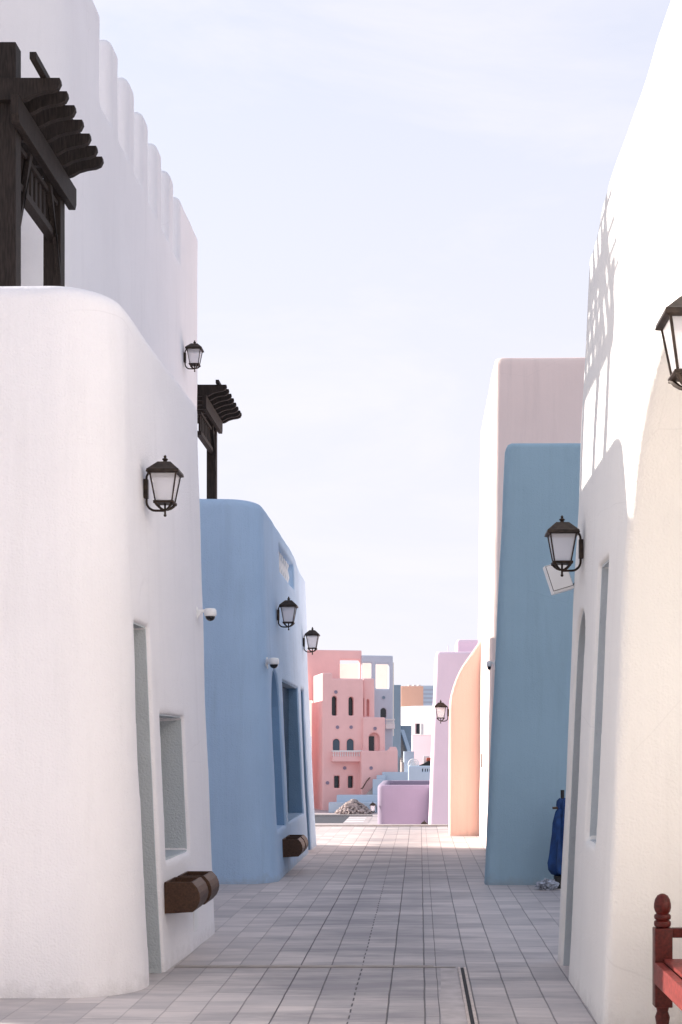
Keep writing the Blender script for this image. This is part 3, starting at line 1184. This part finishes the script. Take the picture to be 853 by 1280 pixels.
fo = Frame(501.5, 135, 8)
orange = fo.root('orange_house', 'orange plaster house, its upper part showing far behind', 'house')
m = MB()
r = fo.rect(501.5, 529.5, 857.5, 1000)
m.box((r[0], 0, -2.6), (r[1], 6, r[3]), 0.05)
m.build('wall', 'orange_plaster', orange, loc=UP(orange))
m = MB()
for k in range(3):
    uu = r[0] + (0.35 + 0.22 * k) * (r[1] - r[0])
    m = MB().box((uu, 0.3, r[3]), (uu + 0.3, 0.7, r[3] + 0.14), 0.02)
    m.build('roof_vent', 'far_white_plaster', orange, loc=UP(orange))
fg = Frame(526, 175, 0)
grey = fg.root('striped_building', 'distant grey building with horizontal window bands, partly behind the orange house', 'building')
r = fg.rect(526, 560, 857, 1000)
m = MB().box((r[0], 0, -2.6), (r[1], 8, r[3]))
m.build('wall', 'ice_blue_plaster', grey, loc=UP(grey))
for k in range(4):
    q = fg.rect(528.5, 558, 861 + k * 5.2, 863.4 + k * 5.2, -0.03)
    MB().box((q[0], -0.03, q[2]), (q[1], 0.0, q[3])).build('window_band', 'shutter_stripe', grey, loc=UP(grey))

# white terrace with slots in its parapet, a round chair and a cushioned seat on it
wt = empty('slotted_terrace', (0.4, 76, -2.6), 0, 'white walled terrace with slots in its parapet, above the mauve terrace', 'terrace')


def f_wt(x, y, z):
    d = box3(x, y, z, (-0.62, 75, -3), (3, 79, 0.66), 0.05)
    d = cut(d, box3(x, y, z, (-0.4, 75.25, 0.1), (2.8, 78.8, 2), 0.02), 0.02)
    for k in range(4):
        xx = 0.12 + 0.135 * k
        d = cut(d, box3(x, y, z, (xx, 74, 0.34), (xx + 0.055, 75.6, 0.52), 0.0), 0.01)
    return d


o = body('wall', f_wt, (-0.8, 74.8, -2.9), (3.2, 79.2, 0.9), 0.05, 'ice_blue_plaster', wt)
o.location = inv(wt)
ch = empty('round_chair', (-0.33, 75.6, 0.1), 0, 'white chair with a round openwork back on the slotted terrace', 'chair')
ch.scale = (0.78, 0.78, 0.78)
ch.location.z = 0.25
m = MB()
for rad in (0.36, 0.24, 0.12):
    m.tube([(rad * math.cos(t), 0.02, 0.62 + rad * math.sin(t)) for t in np.linspace(0, 2 * math.pi, 25)], 0.035, 6)
for k in range(8):
    t = math.pi * k / 8
    m.tube([(-0.36 * math.cos(t), 0.02, 0.62 - 0.36 * math.sin(t)), (0.36 * math.cos(t), 0.02, 0.62 + 0.36 * math.sin(t))], 0.018, 6)
m.build('backrest', 'baluster_white', ch, smooth=True)
MB().box((-0.28, -0.3, 0.36), (0.28, 0.02, 0.44), 0.03).build('seat', 'baluster_white', ch)
for sx in (-1, 1):
    for yy in (-0.26, -0.02):
        MB().tube([(sx * 0.24, yy, 0), (sx * 0.22, yy, 0.37)], 0.025, 6).build('leg', 'baluster_white', ch)
cu = empty('dark_lounge_seat', (0.30, 76.6, 0.1), 0, 'dark low seat with a red cushion beside the round white chair', 'seat')
MB().prism([(-0.5, 0.5), (0.42, 0.5), (0.42, 0.70), (0.18, 0.82), (-0.1, 0.66)], 'y', -0.3, 0.3).build('seat', 'cable_black', cu)
MB().box((-0.36, -0.25, 0.0), (0.36, 0.25, 0.5)).build('base', 'cable_black', cu)
MB().box((0.06, -0.1, 0.78), (0.40, 0.15, 0.98), 0.06).build('cushion', 'red_cloth', cu)
MB().box((-0.12, 0.16, 0.62), (0.22, 0.28, 1.08), 0.04).build('backrest', 'baluster_white', cu)

# terraced steps in front of and beside the pink house
STEPS = [
    ('pale blue lowest garden step, behind the rubble heap', 411, 474, 1003.3, 92.2, 1.15),
    ('pale blue second garden step, one above the lowest behind the rubble heap', 421, 476, 994, 93.36, 1.2),
    ('pale blue upper step, lowest of those at the foot of the pink terrace', 466, 480, 974, 94.60, 0.28),
    ('pale blue upper step, middle of those at the foot of the pink terrace', 471, 482, 969, 94.90, 0.28),
    ('pale blue upper step, topmost and widest at the foot of the pink terrace', 478, 512, 965, 95.20, 0.3),
]
for lab, x0, x1, yt, Y, dep in STEPS:
    zt_ = CH + (CY - yt) / F * Y
    a, b = (x0 - CX) / F * Y, (x1 - CX) / F * Y
    m = MB().box((a, Y, -2.6), (b, Y + dep, zt_), 0.03)
    tag(m.build('garden_step', 'ice_blue_plaster'), lab, 'step', 'pale blue steps beside the pink house')
gs = empty('grey_stair', (-3.5, 94.58, -1.55), 0, 'grey stair climbing behind the second pale blue step', 'stairs')
m = MB()
for k in range(7):
    a, b = (456 + k * 1.5 - CX) / F * 94.6, (467 - CX) / F * 94.6
    m.box((a + 3.5, k * 0.09, -1.0), (b + 3.5, k * 0.09 + 0.088, 0.02 + k * 0.085))
m.build('treads', 'concrete', gs)
hr = MB()
pts = []
for (x, y) in [(451.2, 986), (453.5, 985), (456.2, 980.5), (458.5, 976.5), (461.5, 973), (463, 972)]:
    u, z = fp.at(x, y, -1.12)
    pts.append((fp.X0 + u * fp.c + 1.12 * fp.s, fp.Y0 + u * fp.s - 1.12 * fp.c, z))
hr.tube(pts, 0.035, 8)
for q in (pts[1], pts[-2]):
    hr.tube([q, (q[0] - 0.12 * fp.s, q[1] + 0.14 * fp.c, q[2])], 0.02, 6)
tag(hr.build('handrail', 'door_timber', smooth=True), 'dark wavy handrail fixed to the pink terrace wall', 'handrail')

# rubble heap, low wall and road on the lower level
rb_ = MB()
rs = random.Random(11)
for k in range(420):
    t = rs.random() ** 0.6
    ang = rs.random() * 2 * math.pi
    rr = 1.14 * t
    hx, hy = rr * math.cos(ang), rr * 0.9 * math.sin(ang)
    hz = 0.86 * (1 - t ** 1.25) + rs.uniform(-0.03, 0.04)
    r0 = rs.uniform(0.05, 0.125)
    rv = bmesh.ops.create_icosphere(rb_.bm, subdivisions=1, radius=r0)
    sc = Vector((rs.uniform(0.7, 1.4), rs.uniform(0.7, 1.3), rs.uniform(0.5, 0.9)))
    rot = Matrix.Rotation(rs.uniform(0, 6.28), 3, 'Z') @ Matrix.Rotation(rs.uniform(-0.6, 0.6), 3, 'X')
    for v in rv['verts']:
        co = rot @ Vector((v.co.x * sc.x, v.co.y * sc.y, v.co.z * sc.z)) * rs.uniform(0.85, 1.12)
        v.co = co + Vector((-4.24 + hx, 90.9 + hy, -2.55 + hz))
rb_.prism([(-5.2, -2.6), (-3.28, -2.6), (-4.0, -1.95), (-4.5, -1.95)], 'y', 90.3, 91.5)
tag(rb_.build('rubble_heap', 'stone'), 'heap of rough broken stones in front of the pale blue steps', 'rubble heap', kind='stuff')
rbl = MB().box((-4.46, 90.6, -1.84), (-4.04, 91.0, -1.75), 0.02)
tag(rbl.build('stone_slab', 'concrete'), 'pale flat slab lying on top of the rubble heap', 'stone slab')
rd = MB().box((-60, 79.5, -2.598), (-4.3, 87.0, -2.590))
tag(rd.build('road', 'asphalt'), kind='structure')
kb = MB().box((-60, 87.003, -2.598), (-2.9, 87.35, -2.47), 0.02)
tag(kb.build('kerb', 'concrete'), kind='structure')
zc = MB()
for k in range(3):
    zc.box((-4.28, 80.6 + k * 2.1, -2.598), (-3.2, 81.6 + k * 2.1, -2.586))
tag(zc.build('crossing_marking', 'road_paint'), kind='structure')
rd2 = MB().box((-4.297, 79.5, -2.598), (-2.9, 87.0, -2.592))
tag(rd2.build('road', 'lower_paving'), kind='structure')


# ------------------------------------------------------------------ timber pergolas
def make_pergola(L1=1.36, near=True, foot=0.0, ys=(-0.10, 0.12, 0.36, 0.62, 0.88, 1.12, 1.34)):
    """local origin: foot of the outer near post; +y runs along the alley, outside is +x"""
    root = empty('pergola')
    T = 'dark_timber'
    y_a = -0.22 if near else 0.0
    for (px, py) in ((0, 0), (0, L1), (-2.0, 0), (-2.0, L1)):
        if not near and py == 0:
            continue
        MB().box((px - 0.15, py - 0.075, foot), (px, py + 0.075, 3.07 if py == 0 else 2.62), 0.006).build('post', T, root)
    for px in (0.002, -2.0):
        MB().prism([(y_a, 2.46), (y_a + 0.03, 2.40), (L1 + 0.20, 2.40), (L1 + 0.24, 2.46), (L1 + 0.24, 2.60), (y_a, 2.60)],
                   'x', px + 0.0, px + 0.06).build('beam', T, root, bevel=0.004)
    for yy in ys:
        prof = [(-2.35, 2.77), (0.35, 2.77), (0.355, 2.735), (0.335, 2.695), (0.29, 2.675), (0.22, 2.665), (0.15, 2.645), (0.09, 2.61),
                (0.065, 2.602), (-2.28, 2.602), (-2.33, 2.66)]
        MB().prism(prof, 'y', yy - 0.03, yy + 0.03).build('rafter', T, root, bevel=0.003)
    for px in (0.20, -0.55, -1.1, -1.65):
        MB().box((px, -0.42 if near else 0.0, 2.772), (px + 0.05, L1 + 0.16, 2.825), 0.003).build('batten', T, root)
    lr = MB().box((-0.10, 0.07, 2.02), (-0.02, L1 - 0.07, 2.08), 0.004).build('lower_rail', T, root)
    MB().box((-0.10, 0.07, 2.33), (-0.02, L1 - 0.07, 2.37), 0.004).build('upper_rail', T, root)
    for k in range(9):
        y0 = 0.14 + k * 0.128 * (L1 - 0.1) / 1.26
        MB().box((-0.075, y0, 2.08), (-0.045, y0 + 0.06, 2.33)).build('slat', T, root)
    for (ya, yb) in (((0.07, 0.42),) if near else ()) + ((L1 - 0.07, L1 - 0.42),):
        s_ = 0.035 if yb > ya else -0.035
        MB().prism([(ya, 1.72), (ya, 1.80), (yb, 2.398), (yb - s_ * 2.2, 2.398)], 'x', -0.04, 0.0).build('brace', T, root, bevel=0.003)
    return root


per = make_pergola()
per.location = (-3.09, 10.95, 3.93)
tag(per, 'dark timber pergola on the roof of the near white house', 'pergola', 'timber pergolas on the roofs')
per2 = make_pergola(1.52, False, -0.55, (0.10, 0.36, 0.64, 0.92, 1.20, 1.46, 1.72, 1.86))
per2.location = (-3.23, 21.10, 4.24)
tag(per2, 'dark timber pergola on the roof of the blue house', 'pergola', 'timber pergolas on the roofs')


# ------------------------------------------------------------------ wall lanterns
def make_lantern():
    """local origin on the wall surface at the middle of the wall plate; the lantern hangs at +x"""
    root = empty('wall_lantern')
    M_ = 'lantern_metal'
    ax = 0.15
    MB().box((0, -0.022, -0.068), (0.03, 0.022, 0.068), 0.003).build('wall_plate', M_, root)
    b = MB()
    b.tube([(0.12, 0, 0.138)] + [(0.018 + 0.075 * (1 - math.cos(t)), 0, 0.075 + 0.063 * math.sin(t)) for t in np.linspace(math.pi / 2, 0.0, 8)]
           + [(0.018, 0, 0.0), (0.018, 0, -0.09)] + [(0.018 + 0.065 * (1 - math.cos(t)), 0, -0.09 - 0.065 * math.sin(t)) for t in np.linspace(0.15, math.pi / 2, 7)]
           + [(ax, 0, -0.155)], 0.0085, 8)
    b.build('bracket', M_, root, smooth=True)

    def sq(w, z):
        return [(ax - w, -w, z), (ax + w, -w, z), (ax + w, w, z), (ax - w, w, z)]
    rf = MB()
    rf.loft([sq(0.100, 0.098), sq(0.116, 0.104), sq(0.112, 0.124), sq(0.102, 0.132), sq(0.075, 0.158), sq(0.045, 0.186), sq(0.022, 0.190)])
    rf = rf.build('roof', M_, root)
    MB().lathe([(0.014, 0.188), (0.018, 0.192), (0.012, 0.198), (0.020, 0.206), (0.021, 0.212), (0.010, 0.218), (0.009, 0.226), (0.0105, 0.232), (0.003, 0.240)],
               (ax, 0, 0), 12).build('finial', M_, rf, smooth=True)
    fr = MB()
    for sx in (-1, 1):
        for sy in (-1, 1):
            wt_, wb_ = 0.097, 0.064
            t = 0.010
            q = lambda w, z: [(ax + sx * w, sy * w, z), (ax + sx * (w - t), sy * w, z), (ax + sx * (w - t), sy * (w - t), z), (ax + sx * w, sy * (w - t), z)]
            fr.loft([q(wb_, -0.092), q(wt_, 0.100)])
    fr.loft([sq(0.066, -0.106), sq(0.073, -0.100), sq(0.073, -0.094), sq(0.066, -0.090)])
    fr.build('frame', M_, root)
    for k in range(4):
        c, s = round(math.cos(k * math.pi / 2)), round(math.sin(k * math.pi / 2))
        rot = lambda x, y, z: (ax + x * c - y * s, x * s + y * c, z)
        g_ = MB()
        a = [rot(0.0575, -0.052, -0.0895), rot(0.0575, 0.052, -0.0895), rot(0.090, 0.084, 0.097), rot(0.090, -0.084, 0.097)]
        e = [rot(0.0545, -0.052, -0.0895), rot(0.0545, 0.052, -0.0895), rot(0.087, 0.084, 0.097), rot(0.087, -0.084, 0.097)]
        g_.loft([a, e])
        g_.build('glass_pane', 'frosted_glass', root)
    sc = MB()
    for k in range(4):
        t0 = k * math.pi / 2 + math.pi / 4
        sc.tube([(ax + rr * math.cos(t0), rr * math.sin(t0), zz) for rr, zz in ((0.10, -0.108), (0.088, -0.104), (0.072, -0.118), (0.048, -0.136), (0.022, -0.147), (0.0, -0.150))],
                [0.004, 0.010, 0.011, 0.009, 0.007, 0.006], 6)
    sc.tube([(ax, 0, -0.104), (ax, 0, -0.185)], 0.0075, 8)
    sc.lathe([(0.006, -0.198), (0.0105, -0.192), (0.0105, -0.184), (0.007, -0.18)], (ax, 0, 0), 10)
    sc.build('base_scroll', M_, root, smooth=True)
    return root


LAMP_G = 'black wall lanterns along the alley'
lan = make_lantern()


def wall_x(kind, y, z):
    if kind == 'white':
        return float(xw_white(y, z))
    if kind == 'blue':
        return flare(z, -1.695, -0.060, 0.0040)
    if kind == 'tower':
        return -3.28
    if kind == 'right':
        return 1.03 + 0.046 * z
    if kind == 'peach':
        return 0.53 + 0.004 * z
    if kind == 'lilac':
        return 0.305 + 0.039 * (z + 0.9)
    return -1.49


LAMPS = [
    ('white', 10.10, 3.44, 0, 'dark wall lantern with frosted panes on the near white house, above its doorway'),
    ('tower', 19.75, 7.02, 0, 'dark wall lantern high on the tall white building near its far corner'),
    ('blue', 18.40, 3.32, 0, 'black wall lantern on the blue house above its arched niche'),
    ('blue', 22.45, 3.27, 0, 'black wall lantern at the far end of the blue house'),
    ('right', 10.15, 3.02, 1, 'dark wall lantern on the arched white house with a white box hanging behind it'),
    ('right', 5.35, 3.10, 1, 'large looking copper tinted wall lantern over the great arch, cut by the frame'),
    ('peach', 26.22, 2.25, 1, 'copper roofed wall lantern on the peach buttress wall'),
    ('mauve', 45.0, -0.62, 0, 'small dark wall lantern at the corner of the mauve terrace'),
    ('lilac', 47.0, -1.02, 1, 'dark wall lantern at the foot of the lilac house, only its roof showing'),
]
for i, (k, y, z, side, lab) in enumerate(LAMPS):
    o = lan if i == 0 else copy_tree(lan)
    if k == 'mauve':
        o.location = (-1.6, 49.6, z)
        o.rotation_euler = (0, 0, -math.pi / 2)
        o.location = (-1.50, 50.0, -0.52)
        o.rotation_euler = (0, 0, math.pi)
    else:
        o.location = (wall_x(k, y, z) + (0.004 if not side else -0.004), y, z)
        o.rotation_euler = (0, 0, math.pi if side else 0)
    tag(o, lab, 'lantern', LAMP_G)


# ------------------------------------------------------------------ dome cameras
def make_camera():
    root = empty('security_camera')
    MB().box((0, -0.045, -0.075), (0.014, 0.045, 0.075), 0.006).build('wall_plate', 'white_enamel', root)
    MB().prism([(0.012, 0.045), (0.15, 0.055), (0.15, 0.025), (0.06, 0.012), (0.03, -0.03), (0.012, -0.06)], 'y', -0.018, 0.018).build('arm', 'white_enamel', root, bevel=0.004)
    MB().lathe([(0.03, 0.062), (0.055, 0.058), (0.066, 0.04), (0.068, -0.01), (0.060, -0.022), (0.052, -0.026)], (0.155, 0, 0), 24).build('housing', 'white_enamel', root, smooth=True)
    MB().lathe([(0.053, -0.0262)] + [(0.053 * math.cos(t), -0.028 - 0.05 * math.sin(t)) for t in np.linspace(0.05, 1.5, 9)], (0.155, 0, 0), 24).build('dome', 'dome_black', root, smooth=True)
    return root


CAM_G = 'dome security cameras'
sc1 = make_camera()
sc1.location = (wall_x('white', 12, 2.75) - 0.006, 12.1, 2.74)
sc1.scale = (0.78, 0.78, 0.78)
tag(sc1, 'white dome security camera on an arm at the far end of the near white house', 'camera', CAM_G)
sc2 = copy_tree(sc1)
sc2.location = (wall_x('blue', 17.1, 2.6) - 0.03, 17.06, 2.62)
sc2.scale = (0.92, 0.92, 0.92)
sc2.rotation_euler = (0, 0, R(-38))
tag(sc2, 'dome security camera on the rounded corner of the blue house', 'camera')
sc3 = copy_tree(sc1)
sc3.location = (0.765 + 0.048 * 2.57 + 0.0, 16.78, 2.58)
sc3.rotation_euler = (0, 0, math.pi)
sc3.scale = (0.45, 0.78, 0.78)
tag(sc3, 'dome security camera on the narrow edge of the teal wall', 'camera')


# ------------------------------------------------------------------ planters hung on the left walls
def make_planter(length):
    """local origin: middle of the back at the rim; hangs on a wall facing +x"""
    root = empty('hanging_planter')
    out = [(0, 0.0), (0.200, 0.0), (0.236, -0.040), (0.252, -0.078), (0.257, -0.112), (0.252, -0.146), (0.236, -0.182), (0.205, -0.216), (0, -0.228)]
    inn = [(0.015, -0.0), (0.18, -0.0), (0.200, -0.06), (0.19, -0.07), (0.015, -0.07)]
    T = 'planter_timber'
    h = length / 2
    for s in (-1, 1):
        MB().prism(out, 'y', s * h, s * (h - 0.018)).build('end_panel', T, root, bevel=0.003)
    ins = [(p[0] - 0.003 if p[0] > 0 else p[0] + 0.002, p[1] - 0.002 if p[1] > -0.1 else p[1] + 0.002) for p in out]
    ft_ = MB()
    for a, b in zip(out[1:], out[2:]):
        a2 = (a[0] - 0.017, a[1] - 0.004 if a[1] > -0.1 else a[1] + 0.012)
        b2 = (b[0] - 0.017 if b[0] > 0 else b[0], b[1] + 0.002 if b[1] > -0.12 else b[1] + 0.014)
        ft_.prism([a, b, b2, a2], 'y', -h + 0.0185, h - 0.0185)
    ft_.box((0.001, -h + 0.0185, -0.2), (0.014, h - 0.0185, -0.001))
    ft_.build('staves', T, root)
    MB().box((0.0145, -h + 0.019, -0.12), (0.215, h - 0.019, -0.075)).build('soil', 'soil', root)
    return root


PL_G = 'barrel fronted timber planters hung under the windows'
pl = make_planter(0.42)
spots = [('white', 10.44, 0.635, 'barrel fronted brown timber planter on the near white house, nearer of its pair'),
         ('white', 10.94, 0.635, 'barrel fronted brown timber planter on the near white house, farther of its pair'),
         ('blue', 17.98, 0.46, 'barrel fronted brown timber planter on the blue house, nearer of its pair'),
         ('blue', 18.50, 0.46, 'barrel fronted brown timber planter on the blue house, farther of its pair')]
for i, (k, y, z, lab) in enumerate(spots):
    o = pl if i == 0 else copy_tree(pl)
    o.location = (wall_x(k, y, z) + 0.0, y, z)
    tag(o, lab, 'planter', PL_G)

# ------------------------------------------------------------------ white box hanging from its cable behind the right lantern
bx = empty('junction_box', (1.035, 10.62, 2.87), 0, 'flat white box hanging tilted from a cable behind the right lantern', 'box')
bx.rotation_euler = (R(-6), R(-17), R(12))
MB().box((-0.085, -0.03, -0.11), (0.085, 0.03, 0.11), 0.006).build('housing', 'white_enamel', bx)
MB().box((-0.080, -0.0335, -0.090), (0.080, -0.0302, 0.105)).build('gasket', 'cable_black', bx)
MB().box((-0.077, -0.040, -0.087), (0.077, -0.0338, 0.102), 0.002).build('cover', 'white_enamel', bx)
cb = MB()
cb.tube([(0.083, 0, -0.09), (0.12, 0.0, -0.06), (0.15, 0.0, -0.02), (0.14, 0, -0.1), (0.11, 0, -0.16), (0.12, 0, -0.22)], 0.005, 6)
cb.build('cable', 'cable_black', bx, smooth=True)

# ------------------------------------------------------------------ wooden bench under the great arch
be = empty('wooden_bench', (1.30, 7.62, 0), 0, 'red brown turned wood bench with a ball finial post, under the great arch', 'bench')
T = 'bench_timber'
turn = [(0.030, 0.0), (0.040, 0.02), (0.042, 0.09), (0.034, 0.12), (0.040, 0.16), (0.030, 0.19), (0.036, 0.215)]
fin = [(0.034, 0.640), (0.044, 0.648), (0.046, 0.660), (0.044, 0.672), (0.034, 0.679), (0.044, 0.687), (0.046, 0.697), (0.043, 0.707), (0.033, 0.714),
       (0.041, 0.726), (0.046, 0.745), (0.0455, 0.765), (0.040, 0.790), (0.028, 0.810), (0.012, 0.819), (0.002, 0.821)]
for (bx_, by_) in ((0, 0), (0, -1.5), (0.58, 0), (0.58, -1.5)):
    pm = MB()
    pm.lathe(turn, (bx_, by_, 0), 20)
    pm.box((bx_ - 0.047, by_ - 0.047, 0.216), (bx_ + 0.047, by_ + 0.047, 0.638), 0.005)
    pp = pm.build('leg', T, be, smooth=True)
    MB().lathe(fin, (bx_, by_, 0), 24).build('finial', T, pp, smooth=True)
for by_ in (0, -1.5):
    MB().box((0.048, by_ - 0.022, 0.585), (0.532, by_ + 0.022, 0.637), 0.006).build('armrest', T, be)
    MB().box((0.048, by_ - 0.02, 0.345), (0.532, by_ + 0.02, 0.455), 0.004).build('side_rail', T, be)
MB().box((-0.052, -1.452, 0.345), (-0.005, -0.048, 0.458), 0.006).build('front_rail', 'bench_seat_timber', be)
for k in range(4):
    MB().box((0.0 + k * 0.14, -1.48 if k else -1.45, 0.4585), (0.132 + k * 0.14, -0.0 if k else -0.05, 0.478), 0.004).build('seat_board', 'bench_seat_timber', be)
MB().box((0.56, -1.452, 0.56), (0.60, -0.048, 0.637), 0.006).build('back_rail', T, be)

# ------------------------------------------------------------------ folded parasol and litter by the teal wall
pa = empty('folded_parasol', (1.63, 16.25, 0), 0, 'blue cloth bundle tied round a dark pole, by the teal wall behind the white house', 'parasol')
MB().tube([(0, 0, 0.0), (0, 0, 1.12)], 0.022, 10).build('pole', 'cable_black', pa, smooth=True)
MB().box((-0.09, -0.09, 0.003), (0.11, 0.11, 0.14), 0.01).build('base', 'cable_black', pa)
rings = []
n = 28
prof = [(0.03, 1.02), (0.06, 0.985), (0.065, 0.93), (0.05, 0.90), (0.075, 0.86), (0.10, 0.74), (0.105, 0.62), (0.125, 0.50), (0.14, 0.38), (0.155, 0.30), (0.15, 0.22), (0.12, 0.17), (0.05, 0.15)]
rc = random.Random(3)
ph = [rc.uniform(0, 6) for _ in range(4)]
for i, (r0, z0) in enumerate(prof):
    rings.append([((r0 * (1 + 0.16 * math.sin(7 * t + ph[0] + z0 * 5) + 0.08 * math.sin(13 * t + ph[1]))) * math.cos(t),
                   (r0 * (1 + 0.16 * math.sin(7 * t + ph[0] + z0 * 5) + 0.08 * math.sin(13 * t + ph[1]))) * math.sin(t), z0 + 0.012 * math.sin(5 * t))
                  for t in np.linspace(0, 2 * math.pi, n, endpoint=False)])
MB().loft(rings).build('canopy', 'canvas_blue', pa, smooth=True)
MB().tube([(-0.115, -0.02, 0.915), (0.1, 0.0, 0.925)], 0.014, 8).build('handle', 'door_timber', pa, smooth=True)

lb = MB()
rv = bmesh.ops.create_icosphere(lb.bm, subdivisions=4, radius=1.0)
from mathutils import noise as mnoise
for v in rv['verts']:
    p_ = v.co.copy()
    k = 1 + 0.42 * mnoise.noise(p_ * 2.1) + 0.30 * mnoise.noise(p_ * 5.3) + 0.12 * mnoise.noise(p_ * 11)
    v.co = Vector((p_.x * 0.115 * k, p_.y * 0.09 * k, max(-0.052, p_.z * 0.062 * k)))
lo_ = lb.build('plastic_bag', 'litter_plastic', loc=(1.44, 16.05, 0.054))
tag(lo_, 'crumpled pale plastic bag lying on the paving at the foot of the teal wall', 'plastic bag')
